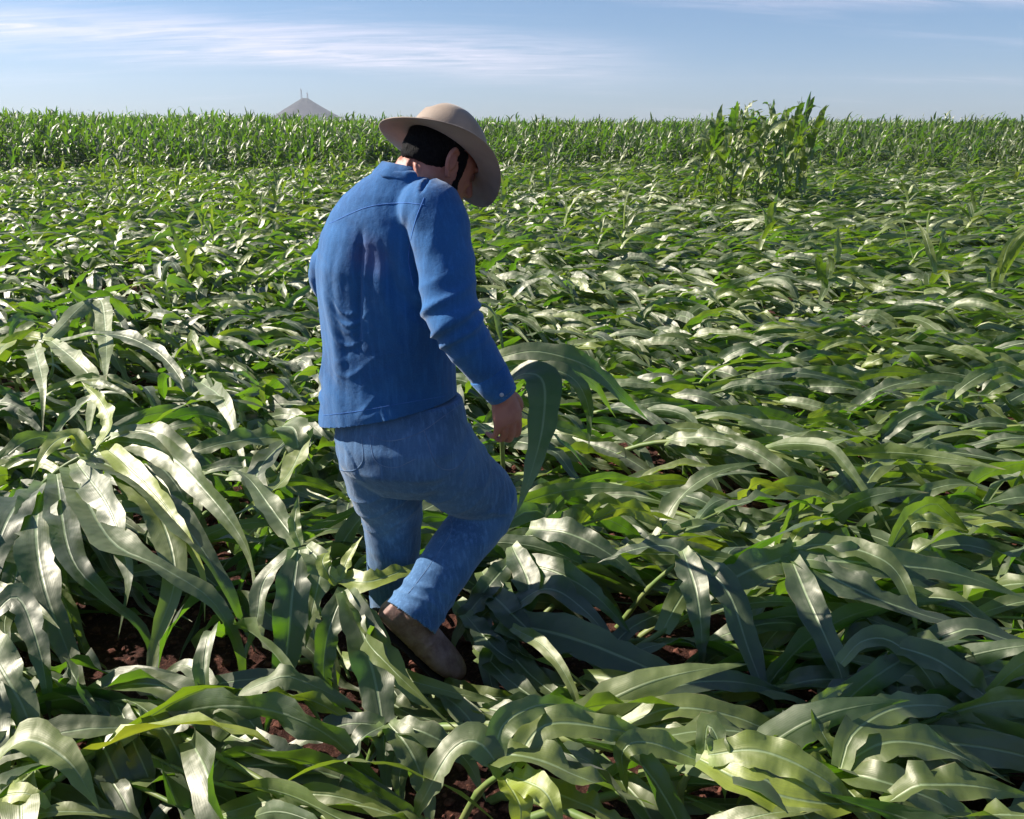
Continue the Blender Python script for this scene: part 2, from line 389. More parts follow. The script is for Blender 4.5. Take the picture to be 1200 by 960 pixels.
def make_man():
    rt = Vector((math.cos(R(19)), -math.sin(R(19)), 0)); fw = Vector((math.sin(R(19)), math.cos(R(19)), 0)); hw_ = Vector((.80, .60, 0)); UP = Vector((0, 0, 1))
    root = empty('person', PY(520, 800, 2.1)*1.0, 'man in tan brimmed hat, blue shirt and jeans stepping through flattened corn, head bowed', 'person')
    root.location.z = 0
    skin_m, nt, p = material('skin'); pos = nt.n('ShaderNodeTexCoord').outputs['Object']
    c = nt.mix(nt.ramp(nt.noise(pos, 25., 4), .35, .65), (.50, .215, .150), (.42, .165, .115)); link(nt, c, p.inputs['Base Color'])
    p.inputs['Roughness'].default_value = .55; p.inputs['Subsurface Weight'].default_value = .08; p.inputs['Subsurface Radius'].default_value = (.012, .004, .002)
    bump(nt, p, nt.noise(pos, 160., 4), .25, .0012)
    shirt_m = denim('blue_chambray', (.014, .086, .235), (.024, .132, .33), .25, .3, (PY(432, 300, 2.03), .09, (.16, .10, .20)))
    jean_m = denim('faded_denim', (.034, .094, .200), (.076, .168, .31), .45, .5)
    # ---- joints
    c7 = PY(478, 203, 2.13)
    rsh = PY(509, 250, 2.05); lsh = PY(411, 280, 2.22)
    relb = PY(531, 372, 1.97); rwr = PY(588, 462, 1.99)
    lelb = PY(391, 328, 2.37); lwr = lelb+Vector((.13, .17, -.10))
    pel = PY(474, 520, 2.21)
    rhip = pel+rt*.095+Vector((0, 0, -.02)); lhip = pel-rt*.095+Vector((0, 0, -.02))
    rkn = PY(571, 590, 2.33); ran = PY(487, 716, 2.12)
    lkn = PY(460, 605, 2.36); lan = PY(462, 720, 2.42)
    FOOT_R = Vector((.165, .01, -.165)); FUP_R = Vector((.66, -.22, .72)); FOOT_L = Vector((.72, .6, -.15))
    # ---- head frame
    hu = Vector((.40, .28, .87)).normalized(); hf = (hw_ - hu*hw_.dot(hu)).normalized(); hr = hf.cross(hu).normalized()
    hc = PY(514, 191, 2.15)
    def H(x, y, z): return hc+hr*x+hf*y+hu*z
    hx = (hr, hf, hu)
    # ---- body: one continuous surface
    S = Soup()
    S.rings([(H(0, y, z), hr, hf, rx, ry) for z, y, rx, ry in ((-.118, .062, .012, .012), (-.110, .055, .030, .032), (-.092, .045, .046, .052), (-.065, .030, .057, .070), (-.035, .012, .066, .086), (0, .004, .072, .094), (.035, .0, .076, .097), (.062, -.003, .073, .092), (.083, -.005, .060, .075), (.096, -.005, .036, .045), (.101, -.005, .012, .015))], 32)
    S.limb([H(0, .096, .015), H(0, .108, -.008), H(0, .116, -.028)], [.009, .011, .014], 4)          # nose
    S.ball(H(0, .100, -.034), .017, .011, .009, hx); S.ball(H(0, .090, .030), .055, .014, .010, hx)     # nostrils, brow
    S.ball(H(0, .082, -.066), .024, .012, .006, hx); S.ball(H(0, .080, -.075), .021, .012, .007, hx)    # lips
    S.ball(H(0, .070, -.104), .020, .018, .015, hx)
    for sd in (-1, 1):
        S.ball(H(sd*.034, .070, -.015), .020, .016, .014, hx)
        # ear: rim bent round a hollow
        E_ = [H(sd*.077, -.006, .026), H(sd*.084, -.020, .030), H(sd*.089, -.031, .014), H(sd*.087, -.029, -.008), H(sd*.080, -.012, -.030), H(sd*.076, -.004, -.032)]
        S.limb(E_, [.0055, .006, .006, .0055, .006, .006], 4, hf, None, 10)
        S.ball(H(sd*.077, -.012, .0), .006, .015, .024, hx)
    S.limb([c7+Vector((-.02, -.01, -.10)), c7+Vector((.01, .01, -.01)), H(0, -.03, -.05), H(0, -.01, -.02)], [.07, .058, .055, .058], 5)
    tors = [(pel, .150, .105), (PY(466, 460, 2.22), .155, .105), (PY(459, 380, 2.21), .15, .105), (PY(458, 300, 2.19), .155, .11), (PY(462, 255, 2.17), .14, .095), (PY(472, 222, 2.15), .09, .065), (c7, .06, .06)]
    S.rings([(c_, rt, fw, a, b) for c_, a, b in tors], 28)
    S.limb([rsh, (rsh+relb)/2, relb, (relb+rwr)/2, rwr], [.052, .045, .038, .036, .028], 5)
    S.limb([lsh, (lsh+lelb)/2, lelb, (lelb+lwr)/2, lwr], [.052, .045, .038, .036, .028], 5)
    S.limb([rhip, rkn, rkn+(ran-rkn)*.4, ran], [.085, .056, .052, .034], 8)
    S.limb([lhip, lkn, lkn+(lan-lkn)*.4, lan], [.085, .056, .052, .034], 8)
    # hands: five separate fingers each
    def hand(wr, D, N, Wd, curl, k=1.):
        D = D.normalized(); N = (N-D*N.dot(D)).normalized(); Wd = (Wd-D*Wd.dot(D)-N*Wd.dot(N)).normalized()
        def Q(a, b, c_): return wr+D*a*k+Wd*b*k+N*c_*k
        S.rings([(Q(a, b, c_), Wd, N, ra*k, rb*k) for a, b, c_, ra, rb in ((-.03, 0, 0, .027, .022), (.0, 0, 0, .029, .021), (.025, .002, .001, .036, .018), (.055, .003, .002, .042, .017), (.080, .002, .001, .042, .014), (.090, .002, -.002, .038, .009))], 20, 2.3)
        spec = ((.031, .090, .044, .027, .021, .0088), (.0105, .094, .049, .031, .022, .0092), (-.0105, .091, .045, .029, .021, .0088), (-.031, .083, .036, .022, .019, .0078))
        for q, (b, a, l1, l2, l3, r) in enumerate(spec):
            P = [Q(a-.035, b*.92, -.001), Q(a-.004, b, .001)]; ang = curl*(.55+.10*q)
            for L, add in ((l1, curl*.95), (l2, curl*.75), (l3, 0)):
                P.append(P[-1]+(D*math.cos(ang)-N*math.sin(ang))*L*k+Wd*b*.04); ang += add
            S.limb(P, [r*.95*k, r*1.12*k, r*1.0*k, r*.92*k, r*.74*k], 5, Wd, None, 12)
        T = [Q(.012, .026, -.004), Q(.036, .046, -.012), Q(.064, .056, -.024), Q(.088, .052, -.036)]
        S.limb(T, [.014*k, .0125*k, .0105*k, .0085*k], 5, N, None, 12)
    hand(rwr, Vector((.17, .10, -.97)), Vector((.52, -.85, 0)), Vector((.85, .52, 0)), .66, 1.04)
    hand(lwr, Vector((.55, .60, -.5)), Vector((-.3, .1, .8)), Vector((.6, -.6, 0)), .5, .92)
    for an, dr, uu in ((ran, FOOT_R, FUP_R), (lan, FOOT_L, UP)):
        dr = dr.normalized(); uu = (uu-dr*uu.dot(dr)).normalized()
        S.limb([an, an-uu*.035+dr*.03, an-uu*.058+dr*.10, an-uu*.068+dr*.18], [.034, .032, .026, .018], 5)
    body = put('body', S.fuse(.0034, 2), skin_m, root)
    # eyes, seen only from the other side
    em = simple('eyelid', (.26, .11, .08), .5)
    for sd in (-1, 1):
        T_ = Soup(); T_.ball(H(sd*.031, .083, .006), .0125, .0125, .0125, hx); o = sub('eyelid', T_.V, T_.F, em, body)
    # ---- hair and beard
    hair_m, nt, p = material('dark_hair'); pos = nt.n('ShaderNodeTexCoord').outputs['Object']
    link(nt, nt.mix(nt.ramp(nt.noise(pos, 200., 3), .4, .7), (.004, .0035, .004), (.010, .008, .007)), p.inputs['Base Color']); p.inputs['Roughness'].default_value = .8; p.inputs['Specular IOR Level'].default_value = .15
    bump(nt, p, nt.noise(nt.n('ShaderNodeMapping', {'Vector': pos, 'Scale': (300, 300, 60)}).outputs[0], 1., 4), .9, .004)
    T = Soup()
    T.rings([(H(0, y, z), hr, hf, rx, ry) for z, y, rx, ry in ((-.030, -.044, .052, .050), (-.020, -.034, .066, .066), (-.002, -.026, .0735, .078), (.02, -.018, .0795, .086), (.045, -.014, .079, .088), (.068, -.010, .070, .08), (.084, -.008, .045, .05))], 32)
    for sd in (-1, 1): T.limb([H(sd*.071, .018, .03), H(sd*.071, .024, 0), H(sd*.067, .030, -.03)], [.012, .009, .006], 4)
    me = T.fuse(.004, 2); displace(me, lambda c_, q: .0022*noise.noise(c_*90)+.0018*noise.noise(c_*210)); put('hair', me, hair_m, root)
    T = Soup()
    T.limb([H(.066, .028, -.034), H(.058, .040, -.070), H(.036, .070, -.100), H(0, .086, -.112), H(-.036, .070, -.100), H(-.058, .040, -.070), H(-.066, .028, -.034)], [.008, .011, .013, .014, .013, .011, .008], 5)
    me = T.fuse(.003, 1); displace(me, lambda c_, q: .0018*noise.noise(c_*160)); put('beard', me, hair_m, root)
    # ---- hat
    felt, nt, p = material('tan_felt'); pos = nt.n('ShaderNodeTexCoord').outputs['Object']
    c = nt.mix(nt.ramp(nt.noise(pos, 12., 5), .35, .7), (.40, .295, .21), (.31, .225, .16)); link(nt, c, p.inputs['Base Color'])
    p.inputs['Roughness'].default_value = .95; p.inputs['Sheen Weight'].default_value = .35; bump(nt, p, nt.noise(pos, 260., 4), .4, .0015)
    ku = Vector((.45, .50, .80)).normalized(); kf = (hw_-ku*hw_.dot(ku)).normalized(); kr = kf.cross(ku).normalized()
    kc = PY(520, 179, 2.16)
    def K(x, y, z): return kc+kr*x+kf*y+ku*z
    V = []; F = []; n = 72
    def curve(t, r):   # brim height: sides lift a little, front and back dip
        e = max(0., (r-.0)); return e*e*(.024*math.cos(2*t)-.016) + .004*math.sin(3*t+.6)*e
    prof = [(1.0, .0)]
    cr = []
    A, B = .089, .104      # crown half axes
    for k in range(9): cr.append(('c', k/8))
    rowsV = []
    for k in range(9, -1, -1):         # brim outer -> inner
        r = k/9
        row = []
        for i in range(n):
            t = 2*math.pi*i/n; a = A+.076*r*(1+.02*math.sin(2*t+1)); b = B+.068*r
            row.append(K(a*math.cos(t), b*math.sin(t), curve(t, r)))
        rowsV.append(row)
    for k in range(1, 15):             # crown wall and rounded top
        q = k/14; 
        if q < .62: f = 1-.10*(q/.62)**1.5; z = .100*q/.62*.70
        else:
            a = (q-.62)/.38*math.pi/2; f = .90*math.cos(a)**.7 if k < 14 else .0; z = .070+.036*math.sin(a)
        row = []
        for i in range(n):
            t = 2*math.pi*i/n; x = A*f*math.cos(t); y = B*f*math.sin(t)
            pinch = .030*math.exp(-((x-.0)/.024)**2)*max(0, (z-.065)/.04)*(1 if abs(y) < .2 else 0)     # centre crease
            dent = .010*math.exp(-((y-.06)/.03)**2)*(max(0, z-.04)/.08)
            wob = 1+.035*noise.noise(Vector((x*16, y*16, z*20+3)))+.02*math.sin(3*t+z*30)
            row.append(K(x*(1-dent*6*(abs(x) > .02))*wob, y*wob, z-pinch-.010*max(0, y/.1)*(z/.12)+.004*noise.noise(Vector((x*22, y*22, 8)))))
        rowsV.append(row)
    for row in rowsV: V += row
    for k in range(len(rowsV)-1):
        for i in range(n):
            j = (i+1) % n; F.append((k*n+i, k*n+j, (k+1)*n+j, (k+1)*n+i))
    hat = sub('hat', V, F, felt, root); md = hat.modifiers.new('thick', 'SOLIDIFY'); md.thickness = .0035; md.offset = 0
    sb = hat.modifiers.new('sub', 'SUBSURF'); sb.levels = sb.render_levels = 1
    band = []; FB = []
    for zz_ in (.003, .012, .024, .027):
        for i in range(n):
            t = 2*math.pi*i/n; g = 1.03-.10*zz_/.115 if zz_ < .025 else .97; band.append(K(A*g*math.cos(t), B*g*math.sin(t), zz_))
    for k in range(3):
        for i in range(n): j = (i+1) % n; FB.append((k*n+i, k*n+j, (k+1)*n+j, (k+1)*n+i))
    sub('hat_band', band, FB, simple('hat_band', (.30, .21, .155), .8), hat)
    # ---- shirt
    T = Soup()
    def tr(px, py, Yc, a, b, tilt=0., lean=None):
        return (PY(px, py, Yc), rt, fw, a, b)
    rings = [tr(455, 497, 2.22, .203, .150), tr(455, 470, 2.22, .199, .148), tr(455, 440, 2.22, .192, .144), tr(455, 400, 2.21, .187, .142), tr(453, 350, 2.20, .186, .144), tr(454, 310, 2.19, .188, .146),
             tr(458, 275, 2.18, .183, .140), tr(463, 250, 2.17, .170, .126), tr(467, 228, 2.16, .146, .106), tr(472, 212, 2.15, .108, .084), tr(478, 200, 2.14, .074, .068)]
    # hem follows the hips: right side higher in the picture
    T.rings(rings, 40, 2.25)
    T.limb([rsh+rt*(-.03)+UP*.012, rsh, (rsh*.55+relb*.45)+Vector((.006, 0, 0)), relb, (relb+rwr)/2, rwr+(relb-rwr)*.02], [.067, .074, .069, .063, .053, .040], 7, rt, [1, 1, 1, 1, 1, 1], 28)
    T.limb([lsh-rt*(-.03)+UP*.010, lsh, (lsh+lelb)/2, lelb, (lelb+lwr)/2, lwr+(lelb-lwr)*.05], [.066, .070, .064, .060, .050, .038], 7, rt, None, 28)
    me = T.fuse(.0052, 5)
    smid = (rings[0][0]+rings[-1][0])/2
    def seg_d(pt, a, b):
        ab = b-a; t = max(0, min(1, (pt-a).dot(ab)/ab.dot(ab))); return (pt-(a+ab*t)).length, t
    def folds(c_, q):
        d1, t1 = seg_d(c_, rsh, relb); d2, t2 = seg_d(c_, relb, rwr)
        arm = max(0., 1-max(0, min(d1, d2)-.075)/.03); arm = min(1, arm) if min(d1, d2) < .105 else 0.
        x = (c_-smid).dot(rt); z = c_.z
        w_ = noise.noise(Vector((x*3, z*2.0, 7)))
        h = 0.
        if arm > 0:
            ax = t1 if d1 < d2 else 1+t2
            ph = ax*17+3.2*noise.noise(c_*7)+(c_-relb).dot(rt)*26
            near = math.exp(-((ax-1.0)/.28)**2)
            a_h = .0078*near*(1-abs(math.sin(ph*.9)))**1.2*1.4 + .0032*noise.noise(Vector((c_.x*9, c_.y*9, c_.z*22)))
            a_h += .004*max(0, ax-1.6)*math.sin(ph*1.8)
            a_h += .003*(1-abs(math.sin(x*55+w_*6)))*max(0, 1-ax*1.5)
            h += arm*a_h
        b_ = 1-arm
        # long soft vertical folds from the yoke, fine crosswise creases at the waist
        vert = noise.noise(Vector((x*22+noise.noise(Vector((x*5, z*5, 1)))*1.2, z*2.2, 3.3)))
        h += b_*(.013*vert*min(1, max(0, 1.46-z)/.12)*(.35+.65*min(1, max(0, z-1.0)/.2)))
        h -= b_*.010*math.exp(-((x+.035-(z-1.3)*.12)/.010)**2)*min(1, max(0, 1.46-z)/.06)*min(1, max(0, z-1.12)/.1)+b_*.008*math.exp(-((x-.055+(z-1.3)*.1)/.012)**2)*min(1, max(0, 1.44-z)/.06)*min(1, max(0, z-1.15)/.1)
        diag = noise.noise(Vector((x*6, z*9+x*7, 9.1))); h += b_*.007*diag
        cr_ = (1-abs(noise.noise(Vector((x*3.5+2, z*15+x*3+3.2*noise.noise(Vector((x*7, z*4, 5))), 4.2))))*3.0)*max(0, .35+1.6*noise.noise(Vector((x*7, z*5, 12.))))
        h += b_*.0065*max(0, cr_)**2*(.5+max(0, min(1, (1.35-z)/.35)))
        cr2 = max(0, .3+1.6*noise.noise(Vector((x*6, z*6, 21.))))*1-abs(noise.noise(Vector((x*4+9, z*30+3*noise.noise(Vector((x*6, z*4, 2))), 1.2))))*2.6
        h += b_*.0030*max(0, cr2)**2
        return h
    displace(me, folds)
    # trim the hem with a slanting cut so that the shirt is an open skirt of cloth
    bm = bmesh.new(); bm.from_mesh(me)
    hn = Vector((-.085, .02, 1)).normalized()
    hl = PY(376, 493, 2.27); hr_ = PY(535, 468, 2.12)
    ax_ = (hr_-hl).normalized(); hn = ax_.cross(Vector((ax_.y, -ax_.x, 0))).normalized(); hn = hn if hn.z > 0 else -hn
    res = bmesh.ops.bisect_plane(bm, geom=bm.verts[:]+bm.edges[:]+bm.faces[:], plane_co=hl, plane_no=hn, clear_inner=True)
    for pt, nr, lim in ((rwr+(relb-rwr)*.02, (relb-rwr).normalized(), .09), (lwr+(lelb-lwr)*.02, (lelb-lwr).normalized(), .09)):
        fs = [f for f in bm.faces if (f.calc_center_median()-pt).length < lim and (f.calc_center_median()-pt).dot(nr) < 0]
        bmesh.ops.delete(bm, geom=fs, context='FACES')
    # neck opening
    nk = c7+Vector((.0, .0, .0)); nn = (hu+UP*.6).normalized()
    fs = [f for f in bm.faces if (f.calc_center_median()-PY(480, 196, 2.15)).length < .085 and (f.calc_center_median()-PY(480, 203, 2.15)).dot(nn) > -.002]
    bmesh.ops.delete(bm, geom=fs, context='FACES')
    bm.to_mesh(me); bm.free()
    shirt = put('shirt', me, shirt_m, root); md = shirt.modifiers.new('cloth', 'SOLIDIFY'); md.thickness = .003; md.offset = 1
    tree = BVHTree.FromObject(shirt, bpy.context.evaluated_depsgraph_get())
    mi = Matrix.Identity(4)
    cp = Vector((0, 0, CAMH))
    def on(px, py, tr_=tree):
        d = (PY(px, py, 2.)-cp).normalized(); h = tr_.ray_cast(cp, d, 6.)
        return (h[0], h[1]) if h[0] else None
    seam_m = simple('shirt_seam', (.06, .19, .50), .8, (.03, .12, .38), 30)
    jseam_m = simple('jean_seam', (.17, .26, .40), .85, (.09, .16, .28), 30)
    def seam(pts, wd, mat, parent, name='seam', lift=.0007, tr_=tree):
        C = crom([Vector((a, b, 0)) for a, b in pts], 10); V_ = []; F_ = []; L = []
        for c_ in C:
            h = on(c_.x, c_.y, tr_)
            if h: L.append(h)
        if len(L) < 3: return
        for i, (pp, nn_) in enumerate(L):
            d = (L[min(i+1, len(L)-1)][0]-L[max(i-1, 0)][0]).normalized(); sd_ = d.cross(nn_).normalized()
            for a, l in ((-1, -.001), (-.7, lift), (.7, lift), (1, -.001)): V_.append(pp+sd_*wd*a+nn_*l)
        for i in range(len(L)-1):
            if (L[i+1][0]-L[i][0]).length > .05: continue
            for k in range(3): F_.append((i*4+k, i*4+k+1, i*4+5+k, i*4+4+k))
        sub(name, V_, F_, mat, parent)
    seam([(497, 232), (486, 262), (479, 300), (484, 335)], .0018, seam_m, shirt)                    # armhole
    seam([(386, 262), (430, 243), (470, 238), (497, 240)], .0014, seam_m, shirt)                    # yoke
    seam([(379, 487), (420, 482), (470, 473), (522, 464)], .0010, seam_m, shirt)
    # cuff
    T = Soup(); dc = (rwr-relb).normalized(); ca = rt; 
    ca = (ca-dc*ca.dot(dc)).normalized(); cb = dc.cross(ca)
    V_ = []; F_ = []
    for k, (s_, r) in enumerate(((-.072, .0500), (-.068, .0525), (-.03, .0465), (.004, .0405), (.006, .0385))):
        for i in range(30):
            t = 2*math.pi*i/30; rr = r*(1+.03*math.sin(3*t+k)); V_.append(rwr+dc*s_+ca*math.cos(t)*rr+cb*math.sin(t)*rr)
    for k in range(4):
        for i in range(30): j = (i+1) % 30; F_.append((k*30+i, k*30+j, (k+1)*30+j, (k+1)*30+i))
    cuff = sub('cuff', V_, F_, shirt_m, shirt); md = cuff.modifiers.new('cloth', 'SOLIDIFY'); md.thickness = .002
    h = on(580, 452, tree)
    T = Soup(); bp = rwr+dc*-.012+(-Vector((0, 1, 0))).normalized()*.043+ca*.008; T.ball(bp, .0055, .0022, .0055); sub('cuff_button', T.V, T.F, simple('button', (.5, .52, .55), .3), shirt)
    # collar: folded band round the neck
    V_ = []; F_ = []; n = 40; cc = PY(480, 201, 2.152); cu = (hu*.55+UP*.6-fw*.1).normalized(); cf = (hw_-cu*hw_.dot(cu)).normalized(); cr3 = cf.cross(cu)
    prof_ = ((.090, -.024), (.0905, -.017), (.078, .000), (.069, .013), (.064, .014), (.061, .006), (.063, -.015))
    for k, (r, z) in enumerate(prof_):
        for i in range(n+1):
            t = math.pi/2+R(14)+(2*math.pi-R(28))*i/n; fr = max(0, math.sin(t)); wv = .0018*math.sin(9*t+k*.3)
            V_.append(cc+cr3*math.cos(t)*(r+wv)+cf*math.sin(t)*(r+wv)*1.02+cu*(z-(.035 if k < 2 else .012)*fr))
    for k in range(len(prof_)-1):
        for i in range(n): F_.append((k*(n+1)+i, k*(n+1)+i+1, (k+1)*(n+1)+i+1, (k+1)*(n+1)+i))
    col = sub('collar', V_, F_, shirt_m, shirt); md = col.modifiers.new('cloth', 'SOLIDIFY'); md.thickness = .0025
    # ---- jeans
    T = Soup(); waist = PY(470, 470, 2.21)
    T.rings([(waist+UP*.02, rt, fw, .178, .125), (waist-UP*.04, rt, fw, .190, .138), (pel+UP*.02-fw*.008, rt, fw, .203, .146), (pel-UP*.05-fw*.008, rt, fw, .194, .140), (pel-UP*.10-fw*.0, rt, fw, .160, .115), (pel-UP*.145, rt, fw, .10, .07)], 40, 2.2)
    sd_ = (ran-rkn).normalized()
    T.limb([rhip+UP*.02, rhip+(rkn-rhip)*.4, rkn, rkn+(ran-rkn)*.45, ran-sd_*.05, ran+sd_*.03], [.118, .114, .092, .083, .080, .088], 8, rt, [1.05, 1, 1, 1, 1, 1], 30)
    T.limb([lhip+UP*.02, lhip+(lkn-lhip)*.5, lkn, lkn+(lan-lkn)*.5, lan], [.118, .112, .094, .084, .080], 8, rt, None, 30)
    me = T.fuse(.0052, 10)
    def jf(c_, q):
        d2, t2 = seg_d(c_, rkn, ran); d3, t3 = seg_d(c_, rhip, rkn); d4, t4 = seg_d(c_, lhip, lkn)
        h = .0035*noise.noise(c_*9)+.0022*noise.noise(Vector((c_.x*14, c_.y*14, c_.z*30)))
        if d2 < .12:
            ph = t2*26+3*noise.noise(c_*8)+(c_-rkn).dot(rt)*20
            h += (.0065*max(0, t2-.45)*2+.005*max(0, .25-t2)*4)*(1-abs(math.sin(ph)))**1.3
        if d3 < .14 and t3 > .05: h += .0045*(1-abs(math.sin(t3*9+(c_-rhip).dot(rt)*22+2*noise.noise(c_*6))))**2*(1.1-t3)
        if d4 < .14: h += .004*(1-abs(math.sin(t4*11+(c_-lhip).dot(rt)*15+2*noise.noise(c_*6))))**2
        return h
    displace(me, jf)
    bm = bmesh.new(); bm.from_mesh(me)
    ad = (ran-rkn).normalized(); pt = ran+ad*.022
    fs = [f for f in bm.faces if (f.calc_center_median()-pt).length < .13 and (f.calc_center_median()-pt).dot(ad) > 0]
    bmesh.ops.delete(bm, geom=fs, context='FACES'); bm.to_mesh(me); bm.free()
    jeans = put('jeans', me, jean_m, root); md = jeans.modifiers.new('cloth', 'SOLIDIFY'); md.thickness = .004; md.offset = 0
    tj = BVHTree.FromObject(jeans, bpy.context.evaluated_depsgraph_get())
    seam([(430, 508), (455, 517), (490, 508), (520, 488), (545, 470)], .0016, jseam_m, jeans, tr_=tj)
    seam([(433, 512), (440, 540), (462, 548), (487, 538)], .0012, jseam_m, jeans, tr_=tj)
    seam([(497, 505), (512, 545), (535, 548), (552, 520), (540, 490)], .0018, jseam_m, jeans, 'pocket', tr_=tj)
    seam([(390, 512), (392, 545), (412, 552), (425, 540), (424, 515)], .0018, jseam_m, jeans, 'pocket', tr_=tj)
    seam([(500, 590), (530, 615), (505, 660), (475, 700)], .0012, jseam_m, jeans, tr_=tj)
    # hem of the right leg
    # ---- boots
    boot_m, nt, p = material('brown_leather'); pos = nt.n('ShaderNodeTexCoord').outputs['Object']
    c = nt.mix(nt.ramp(nt.noise(pos, 18., 6, .65), .35, .7), (.20, .10, .075), (.38, .23, .18)); link(nt, c, p.inputs['Base Color'])
    p.inputs['Roughness'].default_value = .6; bump(nt, p, nt.noise(pos, 70., 5), .5, .003)
    sole_m = simple('boot_sole', (.03, .02, .016), .85)
    def boot(an, ft, upv, shin, k=1.):
        ft = ft.normalized(); upv = (upv-ft*upv.dot(ft)).normalized(); sd_ = ft.cross(upv)
        o0 = an-upv*.055                                      # inside the heel
        def Bq(a, b, c_): return o0+ft*a*k+sd_*b*k+upv*c_*k
        T = Soup()
        T.rings([(Bq(a, b, c_), sd_, upv, ra*k, rb*k) for a, b, c_, ra, rb in ((-.062, 0, -.004, .012, .014), (-.055, 0, .0, .030, .034), (-.03, 0, .006, .036, .044), (.01, 0, .008, .038, .052), (.05, 0, .0, .040, .046), (.09, .002, -.008, .044, .037), (.13, .004, -.013, .048, .031), (.165, .003, -.017, .045, .026), (.195, .001, -.020, .036, .022), (.214, 0, -.022, .022, .016), (.222, 0, -.023, .008, .008))], 28, 2.2)
        T.limb([o0+upv*.03, an+shin*.01, an+shin*.10, an+shin*.17], [.046, .047, .049, .054], 6, ft, None, 26)
        me = T.fuse(.004, 3)
        displace(me, lambda c_, q: .0016*noise.noise(c_*30)+.0022*(1-abs(math.sin((c_-o0).dot(ft)*95+2*noise.noise(c_*20))))**3*(1 if .06 < (c_-o0).dot(ft) < .13 else 0)+.003*math.sin((c_-an).dot(shin)*110+2*noise.noise(c_*12))*(1 if (c_-an).dot(shin) > .02 else 0))
        b = put('boot', me, boot_m, root)
        T = Soup(); out = []
        for a, r in ((-.062, .018), (-.045, .033), (0, .036), (.05, .036), (.09, .043), (.13, .049), (.17, .046), (.2, .036), (.22, .018)):
            out.append((Bq(a, .002, -.046), sd_, upv, r*k, .0065*k))
        T.rings(out, 20, 3.); V2 = []
        T.rings([(Bq(a, 0, -.060), sd_, upv, r*k, .012*k) for a, r in ((-.064, .022), (-.055, .031), (-.01, .034), (.0, .034))], 16, 4.)
        sub('sole', T.V, T.F, sole_m, b, False)
        return b
    boot(ran+Vector((.0, 0, -.0)), FOOT_R, FUP_R, (rkn-ran).normalized(), 1.27)
    boot(lan, FOOT_L, Vector((0, 0, 1)), (lkn-lan).normalized(), 1.16)
    return root, dict(rkn=rkn, ran=ran, lkn=lkn, lan=lan, rhip=rhip, lhip=lhip)
MAN, J = make_man()

# ------------------------------------------------------------------ corn
def nz(x, y, s, o=0.):
    """cheap smooth noise on arrays, about -1..1"""
    x = np.asarray(x, float)*s+o; y = np.asarray(y, float)*s-o*.7
    return (np.sin(x*1.3+1.7*np.sin(y*.9+o))+np.sin(y*1.7+1.3*np.sin(x*1.1-o))+np.sin((x+y)*2.3+o*2+1.1*np.sin(x*2.1)))/3

def unit(v): return v/np.maximum(np.linalg.norm(v, axis=-1, keepdims=True), 1e-9)
def grow(p, d, s, L, Wd, droop, wind, wbias, floor, twist, rg, S=16, fold=None, lift=0.):
    """many blades at once. p,d,s (N,3): start, direction, side. returns centreline (N,S+1,3), side, normal"""
    N = len(L); P = np.zeros((N, S+1, 3)); SD = np.zeros((N, S+1, 3)); NM = np.zeros((N, S+1, 3))
    p = p.copy(); d = unit(d); s = unit(s-d*(s*d).sum(1, keepdims=True))
    kick = rg.normal(0, 1, (N, 3))*.20
    kt = np.where(rg.random(N) < .45, rg.uniform(.2, .62, N), 9.); kw = 1.3/S
    for i in range(S+1):
        t = i/S; P[:, i] = p; SD[:, i] = s; NM[:, i] = np.cross(s, d)
        g = np.zeros((N, 3)); g[:, 2] = -droop*(.35+1.5*t)
        g += wind*(wbias*(.4+t))[:, None] + kick*(1.2*np.sin(3.1*t*np.pi+kick[:, :1]*30))
        brk = np.clip(1-np.abs(t-kt)/kw, 0, 1); g[:, 2] -= brk*S*.62
        low = np.clip((floor-p[:, 2])/.05+.6, 0, 1.6)
        g[:, 2] += np.where(t > kt-.1, .25, 1)*low*(droop*(.35+1.5*t)+.8)*(d[:, 2] < .25)
        d2 = unit(d+g/S)
        hit = (p[:, 2] < floor) & (d2[:, 2] < 0); d2[hit, 2] *= .15; d2 = unit(d2)
        s = s-d2*(s*d2).sum(1, keepdims=True); s = unit(s)
        a = twist/S; n_ = np.cross(s, d2); s = unit(s*np.cos(a)[:, None]+n_*np.sin(a)[:, None])
        d = d2; p = p+d*(L/S)[:, None]; p[:, 2] = np.maximum(p[:, 2], .012)
    return P, SD, NM
CR = {4: np.array([-1., -.52, 0., .52, 1.]), 2: np.array([-1., 0., 1.]), 6: np.array([-1, -.72, -.36, 0, .36, .72, 1.])}
